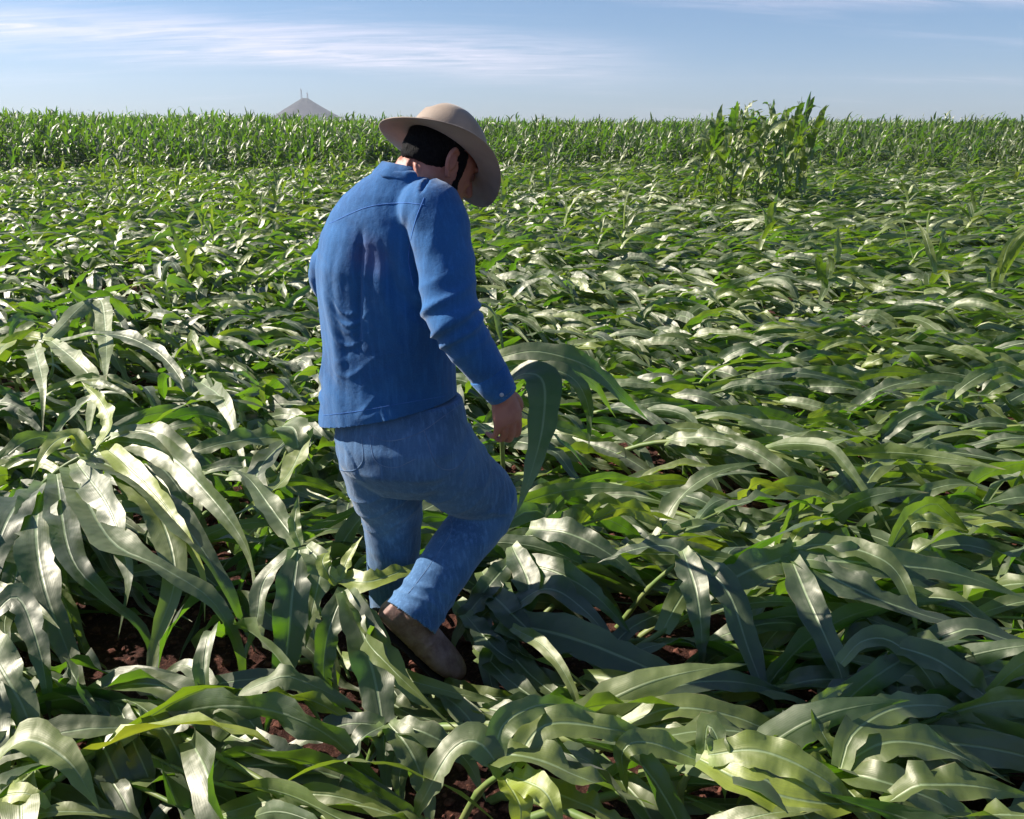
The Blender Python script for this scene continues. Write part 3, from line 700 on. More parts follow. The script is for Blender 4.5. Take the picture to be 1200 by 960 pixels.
def blades(P, SD, NM, Wd, rg, tint, nc=4, fold=None, rip=None, tear=0.):
    N, S1, _ = P.shape; c = CR[nc]; nC = len(c); v = np.linspace(0, 1, S1)[None, :, None]
    prof = np.where(v < .32, .58+.42*np.sin(np.minimum(v/.32, 1)*np.pi/2), (1-np.clip((v-.32)/.68, 0, 1)**1.5)*(1-.12*np.clip((v-.32)/.68, 0, 1)))
    prof = np.maximum(prof, .012)
    fold = rg.uniform(.05, .65, N) if fold is None else fold
    rip = rg.uniform(.12, .55, N) if rip is None else rip
    ph = rg.uniform(0, 6.28, (N, 2)); fr = rg.uniform(2.2, 5.0, (N, 2))
    cc = c[None, None, :]; side = (cc > 0).astype(int)
    phs = np.where(side == 1, ph[:, 1][:, None, None], ph[:, 0][:, None, None]); frs = np.where(side == 1, fr[:, 1][:, None, None], fr[:, 0][:, None, None])
    nick = 1-.10*rg.random((N, S1, 2))*(S1 > 12)-.24*(rg.random((N, S1, 2)) < .035)*(S1 > 12)
    w_ = Wd[:, None, None]*prof*(1+.06*np.sin(v*31+phs))*np.where(np.abs(cc) > .6, np.where(side == 1, nick[..., 1:], nick[..., :1]), 1.)
    fo = fold[:, None, None]*(1.0-.55*v)
    up = (np.abs(cc)*fo + rip[:, None, None]*np.abs(cc)**2*np.sin(frs*v*6.28+phs)*np.minimum(1, 5*v)+ .5*rip[:, None, None]*cc*np.sin(2.1*frs*v*4+phs*2))*w_
    acr = cc*w_*np.sqrt(np.maximum(.3, 1-.6*fo**2))
    V = P[:, :, None, :]+SD[:, :, None, :]*acr[..., None]+NM[:, :, None, :]*up[..., None]
    uv = np.empty((N, S1, nC, 2)); uv[..., 0] = cc; uv[..., 1] = v
    T = np.ones((N, S1, nC, 4)); T[..., :3] = tint[:, None, None, :]
    idx = np.arange(N*S1*nC).reshape(N, S1, nC)
    F = np.stack([idx[:, :-1, :-1], idx[:, :-1, 1:], idx[:, 1:, 1:], idx[:, 1:, :-1]], -1).reshape(-1, 4)
    V[..., 2] = np.maximum(V[..., 2], .006)
    return V.reshape(-1, 3), F, uv.reshape(-1, 2), T.reshape(-1, 4)
def tubes(P, Rr, seg=6):
    """P (N,S,3) stalk centrelines, Rr (N,S) radii"""
    N, S, _ = P.shape; D = unit(np.gradient(P, axis=1)); a = unit(np.cross(D, np.array([.31, .17, .93]))); b = np.cross(D, a)
    t = np.arange(seg)*2*np.pi/seg
    V = P[:, :, None]+(a[:, :, None]*np.cos(t)[None, None, :, None]+b[:, :, None]*np.sin(t)[None, None, :, None])*Rr[:, :, None, None]
    idx = np.arange(N*S*seg).reshape(N, S, seg); nx = np.roll(idx, -1, 2)
    F = np.stack([idx[:, :-1], nx[:, :-1], nx[:, 1:], idx[:, 1:]], -1).reshape(-1, 4)
    return V.reshape(-1, 3), F

def flow(x, y, rg=None):
    """which way the storm laid the crop here"""
    a = R(-20)+R(30)*nz(x, y, .9, 1.3)+R(46)*nz(x, y, .30, 4.)
    a = a-R(28)*np.clip((-x-.15)/1.0, 0, 1)*np.clip((3.6-y)/1.6, 0, 1)      # near left: combed towards the camera
    return a
def lodged_plants(bx, by, rg, nl, tall=0., S=14):
    """flattened plants rooted at bx,by -> stalk lines and leaf seeds"""
    N = len(bx); chaos = .26+.55*np.clip(.5-bx*.5, 0, 1); az = flow(bx, by)+rg.normal(0, 1, N)*chaos
    hb0 = nz(bx, by, 1.1, 6.)*.5+.5; Lk = rg.uniform(1.05, 1.65, N); a0 = rg.uniform(.6, 1.15, N); a1 = rg.uniform(-.04, .10, N); up = np.clip(rg.normal(-.02+.2*chaos, .36, N), -.2, 1.1)
    hb = nz(bx, by, 1.5, 2.)*.5+.5
    dec = rg.uniform(.09, .21, N)*(.6+.9*hb)*(1+tall)
    M = 18; P = np.zeros((N, M, 3)); p = np.stack([bx, by, np.zeros(N)-.02], 1); D = np.zeros((N, M, 3)); az = az.copy(); bend = rg.normal(0, .4, N)
    for k in range(M):
        s = k/(M-1)*Lk; al = a1+(a0-a1)*np.exp(-s/dec)+up*np.clip((k/(M-1)-.68)/.32, 0, 1)**1.3
        d = np.stack([np.cos(az)*np.cos(al), np.sin(az)*np.cos(al), np.sin(al)], 1)
        P[:, k] = p; D[:, k] = d; p = p+d*(Lk/(M-1))[:, None]; az = az+bend/M
    Rr = np.linspace(.0135, .0045, M)[None, :]*rg.uniform(.85, 1.15, (N, 1))
    # leaves
    k0 = np.linspace(.24, .97, nl)[None, :]+rg.uniform(-.03, .03, (N, nl)); k0 = np.clip(k0, .1, .99)
    ki = k0*(M-1); i0 = np.minimum(ki.astype(int), M-2); fr = (ki-i0)[..., None]; ar = np.arange(N)[:, None]
    p0 = P[ar, i0]*(1-fr)+P[ar, i0+1]*fr; dd = D[ar, i0]
    sgn = np.where((np.arange(nl)[None, :]+rg.integers(0, 2, (N, 1))) % 2 == 0, 1., -1.)
    latv = unit(np.cross(dd, np.array([0, 0, 1.]))); roll = rg.uniform(-.5, .8, (N, nl))
    side = latv*(sgn*np.cos(roll))[..., None]+np.array([0, 0, 1.])*(np.abs(np.sin(roll))+.1)[..., None]
    tipn = (k0 > .84)[..., None]
    d0 = unit(dd*(.95+.5*rg.random((N, nl, 1)))+side*np.where(tipn, .35, .62)+np.array([0, 0, 1.])*np.where(tipn, .35, .05+.35*rg.random((N, nl, 1))))
    sv = unit(np.cross(d0, unit(np.array([0, 0, 1.])+.75*rg.normal(0, 1, (N, nl, 3)))))
    size = np.interp(k0, [.2, .5, .75, 1.], [.72, 1., .95, .55])
    L = size*rg.uniform(.60, 1.05, (N, nl)); W = size**.5*rg.uniform(.032, .052, (N, nl))
    droop = rg.uniform(.6, 3.6, (N, nl)); hang = rg.random((N, nl)) < (.12+.50*chaos)[:, None]; droop = np.where(hang, droop+1.6, droop); droop = np.where(tipn[..., 0], droop*.5, droop)
    sky = rg.random((N, nl)) < .07; droop = np.where(sky, .5, droop); d0[sky] = unit(d0[sky]+np.array([0, 0, .9])); L = np.where(sky, L*.6, L)
    gap = np.clip((-p0[..., 0]-.25)/.5, 0, 1)*np.clip((2.3-p0[..., 1])/.5, 0, 1)
    floor = np.where(hang, .03, p0[..., 2]*rg.uniform(.2, .95, (N, nl)))*(1-.9*gap)+.015
    fa = flow(p0[..., 0], p0[..., 1]); wind = np.stack([np.cos(fa), np.sin(fa), np.zeros_like(fa)], -1)
    twist = rg.normal(0, 1.5, (N, nl)); wb = rg.uniform(.6, 2.8, (N, nl))*np.where(p0[..., 0] > 0, 1.2, .7)
    yb = np.clip(rg.normal(.05, .13, (N, nl))+.22*tipn[..., 0]+.25*(rg.random((N, nl)) < .05), 0, .9)
    tint = np.stack([rg.random((N, nl)), yb, rg.random((N, nl))], -1)
    return dict(P=P, R=Rr, p0=p0, d0=d0, sv=sv, L=L, W=W, droop=droop, wind=wind, wb=wb, floor=floor, twist=twist, tint=tint, az=az)

# the man's outline: loose leaves may not grow through or in front of him
MANPOLY = np.array([(448,140),(500,118),(560,140),(590,225),(548,245),(553,330),(575,390),(604,462),(626,500),(608,540),(614,592),(588,640),(525,735),(560,790),(555,808),(505,790),(450,740),(452,705),(470,672),(430,668),(410,610),(376,505),(372,340),(362,300),(385,245),(440,190)], float)
def in_poly(x, y):
    ins = np.zeros(x.shape, bool); n = len(MANPOLY)
    for i in range(n):
        (x1, y1), (x2, y2) = MANPOLY[i], MANPOLY[(i+1) % n]
        c = ((y1 > y) != (y2 > y)) & (x < (x2-x1)*(y-y1)/((y2-y1) if y2 != y1 else 1e-9)+x1); ins ^= c
    return ins
SEGS = [(J['rhip'], J['rkn'], .15), (J['rkn'], J['ran'], .12), (J['lhip'], J['lkn'], .15), (J['lkn'], J['lan'], .12), (J['ran'], J['ran']+Vector((.22, .02, -.25)), .10), (J['rhip'], PY(478, 200, 2.15), .26), (PY(531, 372, 1.97), PY(600, 530, 1.97), .09)]
def clear_of_man(P, strict=True):
    """P (N,S,3) -> mask of blades that keep clear of the man's body and of the line of sight to him"""
    bad = np.zeros(P.shape[0], bool)
    for a, b, r in SEGS:
        a = np.array(a); b = np.array(b); ab = b-a; t = np.clip(((P-a)@ab)/(ab@ab), 0, 1); dist = np.linalg.norm(P-(a+t[..., None]*ab), axis=-1)
        bad |= (dist < r).any(1)
    if strict:
        x, y, d = proj(P); front = (P[..., 1] < 2.36)
        bad |= (in_poly(x, y) & front).any(1)
    return ~bad
def too_close(P):
    x, y, d = proj(P); return ((d < .75) & (P[..., 2] > .25)).any(1)

def leaf_mesh_args(A, sel, rg, S, nc):
    f = lambda k: A[k].reshape(-1, *A[k].shape[2:])[sel]
    P, SD, NM = grow(f('p0'), f('d0'), f('sv'), f('L'), f('W'), f('droop'), f('wind'), f('wb'), f('floor'), f('twist'), rg, S)
    return P, SD, NM, f('W'), f('tint')

# ---- authored plants: the blades one can point at in the photograph, each at its own height over the ground
def hero_leaf(pts, wpx, parent, tint, fold=.3, rip=.24, roll=0., S=26, name='leaf'):
    """pts: (px, py, z) control points at world height z; wpx: widest width in reference pixels"""
    C = np.array(crom([PZ(*q) if len(q) == 3 else PY(q[0], q[1], q[3]) for q in pts], 14)); d_ = np.r_[0, np.cumsum(np.linalg.norm(np.diff(C, axis=0), axis=1))]
    t = np.linspace(0, d_[-1], S+1); P = np.stack([np.interp(t, d_, C[:, i]) for i in range(3)], 1)
    D = unit(np.gradient(P, axis=0)); mid = P[S//2]; _, _, dep = proj(mid); W = wpx/2/FPX*dep*.98
    view = unit(np.array([0, 0, CAMH])-P)                    # blade faces a mix of the viewer's side and the sky
    n0 = unit(view*.55+np.array([-.25, 0, .9])); SD = unit(np.cross(D, n0)); 
    for i in range(1, S+1):
        if (SD[i]*SD[i-1]).sum() < 0: SD[i] = -SD[i]
    for _ in range(4): SD[1:-1] = unit(SD[:-2]+SD[1:-1]*2+SD[2:])
    NM = np.cross(SD, D)
    if NM[S//3] @ n0[S//3] < 0: SD = -SD; NM = -NM
    rr = roll+random.uniform(-.35, .35)+np.linspace(0, 1, S+1)*random.uniform(-.8, .8)
    SD2 = SD*np.cos(rr)[:, None]+NM*np.sin(rr)[:, None]; NM = np.cross(SD2, D)
    V, F, uv, T = blades(P[None], SD2[None], NM[None], np.array([W]), rng, np.array([tint]), 6, np.array([fold]), np.array([rip]))
    return fast_obj(name, V, F, M_LEAF, parent, uv, T)
def hero_stalk(pts, r, parent):
    C = np.array(crom([PZ(*q) if len(q) == 3 else PY(q[0], q[1], q[3]) for q in pts], 8)); V, F = tubes(C[None], np.linspace(r, r*.6, len(C))[None]*(1+.25*(np.arange(len(C)) % 8 == 0)), 10)
    return fast_obj('stalk', V, F, M_STALK, parent)
HERO = []
def hero_plant(label, group, base, stalk, leaves, r=.011):
    e = empty('corn_plant', PZ(*base), label, 'corn plant', group); e.location.z = 0
    hero_stalk([base]+stalk, r, e)
    for L_ in leaves: hero_leaf(L_[0], L_[1], e, L_[2], **(L_[3] if len(L_) > 3 else {}))
    HERO.append(e); return e
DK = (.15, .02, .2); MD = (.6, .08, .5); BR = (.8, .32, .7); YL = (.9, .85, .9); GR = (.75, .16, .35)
FG = 'flattened corn plants around the man and in the foreground'
hero_plant('yellow-hearted corn plant at left with long leaves fanned down over bare red soil', FG, (10, 640, .0), [(30, 590, .26), (68, 552, .42), (108, 528, .5), (130, 512, .54)], [
    ([(100, 535, .49), (150, 558, .50), (212, 612, .43), (262, 685, .32), (300, 765, .12)], 50, MD),
    ([(126, 516, .53), (190, 528, .55), (250, 585, .48), (292, 650, .36), (304, 735, .2)], 40, GR),
    ([(52, 566, .38), (42, 618, .40), (52, 690, .33), (82, 770, .18), (112, 862, .04)], 56, MD),
    ([(82, 548, .45), (128, 632, .44), (188, 664, .42), (250, 706, .33), (284, 775, .18), (276, 842, .04)], 52, GR),
    ([(66, 556, .42), (82, 650, .40), (124, 700, .31), (170, 742, .2), (184, 805, .08)], 42, DK),
    ([(44, 572, .36), (14, 600, .42), (-12, 665, .34), (-30, 750, .2)], 52, DK),
    ([(30, 590, .28), (22, 660, .32), (5, 730, .22), (12, 800, .08)], 48, DK),
    ([(106, 530, .50), (172, 580, .47), (205, 670, .36), (180, 760, .18), (176, 850, .03)], 46, BR),
    ([(120, 520, .52), (160, 505, .58), (205, 525, .56), (232, 580, .44), (226, 640, .3)], 36, GR),
    ([(112, 526, .52), (128, 498, .6), (118, 470, .66), (96, 448, .70)], 24, YL),
    ([(104, 532, .50), (84, 512, .56), (60, 522, .58), (36, 560, .5)], 30, YL),
    ([(90, 542, .46), (130, 600, .46), (150, 680, .34), (138, 750, .18)], 40, MD),
    ([(118, 520, .52), (148, 545, .52), (196, 596, .46), (236, 668, .34), (240, 730, .2)], 30, YL)])
hero_plant('corn plant by the left edge with drooping grey-green leaves above the red soil', FG, (-60, 820, 0), [(-30, 740, .3)], [
    ([(-30, 735, .36), (5, 790, .32), (35, 850, .22), (38, 925, .08)], 56, GR),
    ([(-35, 745, .34), (-10, 850, .25), (10, 960, .1)], 60, MD),
    ([(-20, 735, .36), (20, 700, .40), (48, 770, .30), (60, 850, .14)], 34, DK)])
hero_plant('short corn plant in bottom left corner with one bright green arching leaf', FG, (-20, 990, 0), [(-15, 930, .2)], [
    ([(-15, 900, .26), (30, 868, .32), (80, 893, .30), (117, 950, .22)], 54, (.9, .42, .6), dict(roll=.5)),
    ([(-25, 940, .2), (30, 930, .25), (68, 955, .2)], 34, YL),
    ([(-20, 970, .18), (60, 952, .22), (150, 958, .18), (190, 985, .1)], 30, BR)])
hero_plant('corn plant in soil gap left of the boot with leaves hanging nearly straight down', FG, (345, 760, 0), [(352, 700, .22), (352, 645, .40)], [
    ([(350, 645, .42), (342, 700, .34), (335, 770, .2), (308, 868, .03)], 46, DK),
    ([(358, 640, .42), (375, 665, .4), (365, 720, .28), (358, 760, .18)], 34, GR),
    ([(345, 645, .42), (310, 680, .36), (300, 730, .26), (280, 790, .12)], 28, MD),
    ([(352, 640, .42), (345, 615, .47), (350, 580, .52)], 16, BR),
    ([(350, 640, .42), (320, 600, .45), (290, 560, .46), (262, 545, .44)], 30, GR)])
hero_plant('corn plant with yellow-green heart before his left shin, leaves falling past the boot', FG, (385, 780, 0), [(392, 730, .2), (402, 690, .34)], [
    ([(398, 678, .36), (432, 682, .38), (470, 670, .37), (506, 660, .34)], 32, (.95, .7, .9), dict(roll=.3)),
    ([(408, 692, .36), (438, 740, .30), (470, 800, .2), (512, 832, .12), (552, 838, .06)], 34, BR),
    ([(405, 694, .36), (430, 760, .28), (448, 850, .15), (455, 965, .03)], 50, DK),
    ([(400, 694, .36), (420, 740, .3), (428, 800, .2), (432, 870, .08)], 30, MD),
    ([(398, 680, .37), (410, 650, .42), (425, 628, .46)], 16, YL),
    ([(396, 684, .36), (378, 660, .42), (388, 640, .42)], 20, YL),
    ([(404, 690, .35), (385, 740, .27), (380, 800, .15), (400, 850, .05)], 32, MD)])
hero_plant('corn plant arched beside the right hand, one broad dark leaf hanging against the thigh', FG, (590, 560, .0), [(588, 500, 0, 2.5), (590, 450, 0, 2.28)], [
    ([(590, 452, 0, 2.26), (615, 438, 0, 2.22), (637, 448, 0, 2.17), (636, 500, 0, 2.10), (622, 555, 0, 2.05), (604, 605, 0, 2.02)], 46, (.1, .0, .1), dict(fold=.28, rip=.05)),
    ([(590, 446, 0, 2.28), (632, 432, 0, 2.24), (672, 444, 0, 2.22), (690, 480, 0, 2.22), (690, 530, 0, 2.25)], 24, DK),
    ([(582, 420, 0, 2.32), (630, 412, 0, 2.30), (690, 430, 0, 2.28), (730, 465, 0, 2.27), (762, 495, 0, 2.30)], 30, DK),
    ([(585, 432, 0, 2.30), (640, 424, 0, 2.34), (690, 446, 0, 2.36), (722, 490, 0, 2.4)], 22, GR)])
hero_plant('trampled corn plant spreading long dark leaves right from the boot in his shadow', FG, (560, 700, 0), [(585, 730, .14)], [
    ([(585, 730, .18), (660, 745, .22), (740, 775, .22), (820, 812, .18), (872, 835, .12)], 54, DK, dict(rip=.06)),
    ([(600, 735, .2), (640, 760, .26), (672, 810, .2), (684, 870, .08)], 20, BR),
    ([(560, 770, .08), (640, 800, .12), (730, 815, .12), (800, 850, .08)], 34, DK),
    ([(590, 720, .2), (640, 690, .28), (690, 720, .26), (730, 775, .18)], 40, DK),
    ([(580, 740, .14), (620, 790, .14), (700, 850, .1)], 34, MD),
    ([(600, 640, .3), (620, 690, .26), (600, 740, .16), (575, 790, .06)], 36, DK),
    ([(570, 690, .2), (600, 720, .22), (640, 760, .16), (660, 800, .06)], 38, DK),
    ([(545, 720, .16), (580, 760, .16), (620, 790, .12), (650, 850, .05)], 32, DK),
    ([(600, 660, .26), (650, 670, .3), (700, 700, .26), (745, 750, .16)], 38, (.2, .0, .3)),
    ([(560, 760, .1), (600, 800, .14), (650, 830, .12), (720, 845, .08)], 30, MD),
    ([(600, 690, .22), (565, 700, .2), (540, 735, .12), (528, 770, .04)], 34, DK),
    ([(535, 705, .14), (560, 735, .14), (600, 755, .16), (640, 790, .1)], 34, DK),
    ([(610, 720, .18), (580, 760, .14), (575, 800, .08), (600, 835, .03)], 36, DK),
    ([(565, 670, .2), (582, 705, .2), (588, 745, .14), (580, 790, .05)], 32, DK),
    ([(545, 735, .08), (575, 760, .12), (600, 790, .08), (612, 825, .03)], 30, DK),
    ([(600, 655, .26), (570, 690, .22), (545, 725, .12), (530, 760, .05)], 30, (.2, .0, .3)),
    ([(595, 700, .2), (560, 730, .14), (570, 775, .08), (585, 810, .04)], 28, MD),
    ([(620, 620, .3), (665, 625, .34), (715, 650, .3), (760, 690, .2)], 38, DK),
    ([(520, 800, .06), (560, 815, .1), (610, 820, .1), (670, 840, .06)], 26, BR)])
hero_plant('crushed corn plant under the boot toe, short leaves splayed over the soil', FG, (500, 850, 0), [(520, 835, .05), (545, 825, .08)], [
    ([(440, 770, .1), (462, 800, .12), (500, 828, .1), (560, 838, .07), (600, 850, .04)], 30, BR),
    ([(430, 800, .1), (470, 832, .12), (520, 850, .1), (575, 880, .04)], 36, MD),
    ([(445, 745, .12), (450, 790, .14), (480, 840, .1), (490, 890, .04)], 32, DK),
    ([(500, 820, .05), (530, 838, .1), (580, 850, .12), (630, 880, .06)], 30, BR),
    ([(540, 830, .08), (520, 870, .12), (500, 920, .06)], 30, GR),
    ([(545, 825, .08), (590, 835, .14), (640, 855, .12), (690, 900, .05)], 32, MD),
    ([(470, 830, .05), (450, 870, .1), (410, 930, .04)], 32, DK),
    ([(500, 860, .06), (470, 900, .1), (470, 960, .04)], 36, GR)])
hero_plant('corn plant with blue-grey leaf folded downward near red soil right of his knee', FG, (720, 740, 0), [(760, 690, .2), (800, 655, .34)], [
    ([(800, 645, .38), (815, 690, .34), (822, 740, .24), (822, 790, .12)], 38, DK),
    ([(800, 650, .36), (850, 690, .34), (880, 770, .22), (925, 885, .06)], 42, DK),
    ([(830, 695, .32), (880, 668, .36), (940, 648, .38), (1000, 632, .38)], 44, (.3, .1, .3), dict(roll=-.3)),
    ([(810, 655, .36), (780, 640, .38), (740, 645, .36), (700, 660, .3)], 32, DK)])
hero_plant('corn plant right of centre with three shaded leaves slanting down to the lower right', FG, (830, 700, 0), [(880, 680, .22), (925, 650, .36)], [
    ([(925, 650, .38), (950, 710, .34), (985, 790, .24), (1003, 872, .08)], 40, DK),
    ([(930, 640, .40), (985, 640, .43), (1040, 660, .42), (1066, 700, .34), (1075, 745, .24)], 34, GR),
    ([(930, 650, .38), (1000, 690, .36), (1080, 720, .32), (1160, 740, .26)], 50, DK),
    ([(935, 655, .38), (1010, 660, .40), (1110, 670, .38), (1200, 700, .33)], 46, DK)])
hero_plant('corn plant near right edge with one looped thin leaf and long leaves to corner', FG, (940, 790, 0), [(970, 800, .15), (990, 780, .24)], [
    ([(985, 778, .28), (1010, 752, .34), (1045, 752, .35), (1085, 790, .3), (1120, 850, .2), (1140, 900, .1)], 34, GR),
    ([(1040, 755, .34), (1100, 775, .34), (1160, 820, .27), (1215, 870, .16)], 46, GR),
    ([(1000, 800, .25), (1060, 870, .22), (1100, 960, .1)], 40, GR),
    ([(1010, 810, .25), (1090, 880, .24), (1180, 950, .14)], 44, MD)])
hero_plant('pale corn plant at bottom centre with broad creased leaves and yellow-green heart', FG, (530, 985, 0), [(560, 930, .2), (590, 905, .3)], [
    ([(560, 885, .32), (620, 888, .36), (690, 915, .34), (770, 945, .26)], 62, (.9, .3, .5), dict(rip=.3)),
    ([(590, 905, .32), (560, 870, .38), (530, 880, .36), (500, 930, .28), (475, 985, .14)], 44, GR),
    ([(600, 900, .32), (640, 850, .38), (720, 855, .36), (790, 870, .3)], 44, (.9, .3, .6), dict(rip=.3)),
    ([(600, 910, .32), (640, 930, .36), (660, 985, .28)], 40, YL),
    ([(590, 910, .32), (610, 950, .3), (600, 1000, .2)], 36, YL),
    ([(580, 900, .32), (590, 850, .40), (640, 825, .40), (700, 835, .34)], 34, GR),
    ([(610, 915, .3), (700, 950, .3), (760, 985, .22)], 46, BR)])
hero_plant('yellowish corn plant at lower right of centre with shiny creased leaves', FG, (790, 975, 0), [(800, 920, .2), (820, 890, .28)], [
    ([(830, 885, .32), (890, 880, .36), (960, 910, .34), (1020, 960, .24)], 46, (.9, .5, .8), dict(rip=.25)),
    ([(820, 890, .3), (880, 920, .32), (950, 940, .3), (1060, 945, .24)], 50, YL),
    ([(815, 890, .3), (760, 870, .34), (730, 880, .33), (735, 930, .2)], 34, BR),
    ([(825, 885, .3), (830, 850, .37), (845, 880, .33), (850, 940, .2)], 30, GR)])
hero_plant('corn plant at left with several leaves folded over and hanging as narrow green strips', FG, (30, 480, 0), [(60, 440, .3), (60, 400, .34)], [
    ([(60, 395, .38), (100, 355, .46), (118, 352, .46), (124, 395, .36), (124, 450, .4)], 27, BR),
    ([(40, 420, .34), (40, 408, .38), (50, 450, .44), (50, 505, .3)], 27, BR),
    ([(60, 400, .36), (90, 425, .38), (108, 450, .34), (104, 510, .34), (90, 545, .24)], 27, BR),
    ([(70, 400, .38), (130, 392, .42), (180, 410, .38), (215, 450, .28), (228, 500, .14)], 22, MD, dict(roll=.5)),
    ([(235, 448, .34), (262, 470, .46), (280, 520, .36), (292, 570, .24)], 28, GR),
    ([(60, 400, .34), (20, 395, .36), (-20, 430, .46)], 30, YL)])
hero_plant('corn plant left of his hip with grey leaf turning into bright green pointed tip', FG, (300, 570, 0), [(330, 545, .3), (340, 505, .46)], [
    ([(362, 505, .5), (352, 530, .46), (335, 560, .42), (300, 590, .42), (268, 606, .40)], 34, (.9, .4, .5)),
    ([(330, 500, .5), (345, 505, .52), (350, 540, .42), (345, 560, .36)], 44, GR),
    ([(335, 510, .48), (260, 520, .52), (200, 540, .48)], 36, GR),
    ([(340, 510, .46), (300, 560, .42), (330, 620, .32), (372, 668, .2)], 36, DK)])

hero_plant('low corn plant between the boot and bottom edge, leaves falling forward', FG, (430, 900, 0), [(440, 870, .1), (455, 850, .2)], [
    ([(455, 848, .22), (480, 880, .2), (500, 930, .12), (505, 985, .04)], 38, GR),
    ([(450, 850, .22), (420, 870, .22), (395, 920, .14), (385, 975, .04)], 36, DK),
    ([(455, 850, .2), (500, 860, .22), (545, 890, .16), (570, 940, .06)], 34, MD),
    ([(450, 850, .2), (400, 850, .2), (340, 880, .14), (300, 930, .05)], 34, DK)])
hero_plant('corn plant with a thick bare stalk slanting down to the bottom edge beside red soil', FG, (330, 985, 0), [(300, 920, .08), (268, 860, .18)], [
    ([(268, 860, .2), (230, 835, .24), (190, 860, .18), (150, 910, .06)], 40, DK),
    ([(270, 862, .2), (320, 880, .22), (380, 905, .16), (430, 930, .06)], 40, DK),
    ([(262, 855, .2), (240, 800, .24), (215, 780, .24), (180, 800, .16)], 30, MD),
    ([(270, 860, .18), (250, 900, .18), (200, 940, .1), (160, 985, .04)], 42, DK)], .016)

hero_plant('corn plant in bottom right corner with wide sunlit leaves sweeping out to the right', FG, (960, 990, 0), [(970, 940, .15), (985, 900, .24)], [
    ([(985, 898, .28), (1040, 870, .33), (1110, 880, .3), (1190, 920, .2)], 46, (.8, .2, .5)),
    ([(980, 905, .26), (1030, 915, .3), (1100, 940, .26), (1170, 985, .14)], 48, GR),
    ([(985, 900, .28), (1000, 860, .34), (1050, 830, .34), (1120, 830, .28), (1180, 855, .18)], 40, GR),
    ([(975, 905, .25), (1010, 945, .24), (1050, 990, .14)], 42, BR),
    ([(970, 900, .26), (930, 890, .3), (890, 905, .26), (860, 950, .12)], 36, (.9, .5, .8)),
    ([(985, 895, .28), (960, 850, .34), (965, 820, .36), (1000, 800, .34)], 24, BR)])
hero_plant('corn plant in lower right whose yellow-green leaves lie across the dark gap', FG, (690, 900, 0), [(710, 870, .12), (730, 850, .2)], [
    ([(730, 850, .22), (790, 830, .28), (860, 840, .26), (930, 870, .18), (985, 900, .08)], 40, BR),
    ([(735, 855, .2), (790, 870, .24), (850, 890, .22), (920, 935, .12)], 44, GR),
    ([(725, 852, .2), (760, 880, .22), (790, 920, .18), (800, 975, .08)], 36, (.95, .6, .8)),
    ([(730, 848, .22), (790, 805, .26), (870, 800, .22), (940, 820, .12)], 38, DK),
    ([(735, 855, .2), (820, 850, .22), (900, 860, .2), (990, 850, .12), (1060, 860, .06)], 34, MD)])
hero_plant('corn plant between lower right leaves and right edge, grey blades in his shadow', FG, (1010, 850, 0), [(1030, 810, .14), (1050, 790, .22)], [
    ([(1050, 790, .24), (1100, 800, .28), (1150, 850, .22), (1185, 920, .1)], 42, GR),
    ([(1055, 790, .24), (1110, 770, .28), (1170, 775, .26), (1230, 800, .18)], 44, DK),
    ([(1050, 795, .22), (1060, 840, .24), (1090, 890, .16), (1100, 950, .05)], 40, MD),
    ([(1045, 790, .22), (1000, 800, .26), (960, 840, .2), (940, 895, .08)], 38, DK)])

# ---- the flattened crop
def scatter(n, rg, y0, y1, dens):
    """plants on drilled rows inside the wedge the photograph looks along"""
    area = []; rows = []
    m = int(dens*((y1+1.2)**2-(y0+.2)**2)*.74*1.05)
    y = np.sqrt(rg.uniform((max(y0, 0))**2, y1**2, m*2)); x = rg.uniform(-1, 1, m*2)*(.74*y+1.3)
    return x, y
def wedge(dens, y0, y1, rg, margin=1.25, slope=.68):
    A = slope*(y1**2-y0**2)+2*margin*(y1-y0); n = int(A*dens); ymax = slope*y1+margin
    y = rg.uniform(y0, y1, n*4); x = rg.uniform(-ymax, ymax, n*4); k = np.abs(x) < slope*y+margin; return x[k][:n], y[k][:n]
rg = np.random.default_rng(5)
bx, by = wedge(10.5, .55, 41., rg, 2.2, .80)
# fewer roots over the bare soil at lower left, none under his feet
dens = np.where(by > 11, .86, 1.)*np.where(by > 28, .8, 1.); left = np.clip((-bx-.2)/.25, 0, 1)*np.clip((2.15-by)/.25, 0, 1); dens -= .72*left
dens *= 1-.72*np.clip((1.75-by)/.4, 0, 1)
stand_edge = np.full(len(bx), 40.); hol = nz(bx, by, .62, 9.); dens *= 1-.5*np.clip((hol-.42)/.2, 0, 1)*(by > 3.6); dens *= 1-.35*np.clip((nz(bx, by*1.6, .33, 21.)-.4)/.2, 0, 1)*(by > 7)
keep = (rg.random(len(bx)) < dens) & (by < stand_edge)
keep &= ~((np.hypot(bx+.15, by-2.1) < .22) | (np.hypot(bx+.42, by-2.4) < .16))
bx, by = bx[keep], by[keep]
order = np.argsort(np.hypot(bx, by)); bx, by = bx[order], by[order]
x_, y_, d__ = proj(np.stack([bx+.5, by-.15, np.full(len(bx), .3)], 1))
vis = (x_ > -160) & (x_ < 1360) & (y_ < 1100); wide = (x_ > -700) & (x_ < 1900)
bx, by, vis = bx[wide], by[wide], vis[wide]; order = np.argsort(np.hypot(bx, by)+200.*(~vis)); bx, by = bx[order], by[order]
N_IND = 258
NL = 9
near = slice(0, N_IND)
A = lodged_plants(bx[near], by[near], rg, NL)
cols = ['far left', 'left', 'centre left', 'centre', 'centre right', 'right', 'far right']
allA = np.arange(N_IND*NL)
P, SD, NM, W_, T_ = leaf_mesh_args(A, allA, rg, 18, 4)
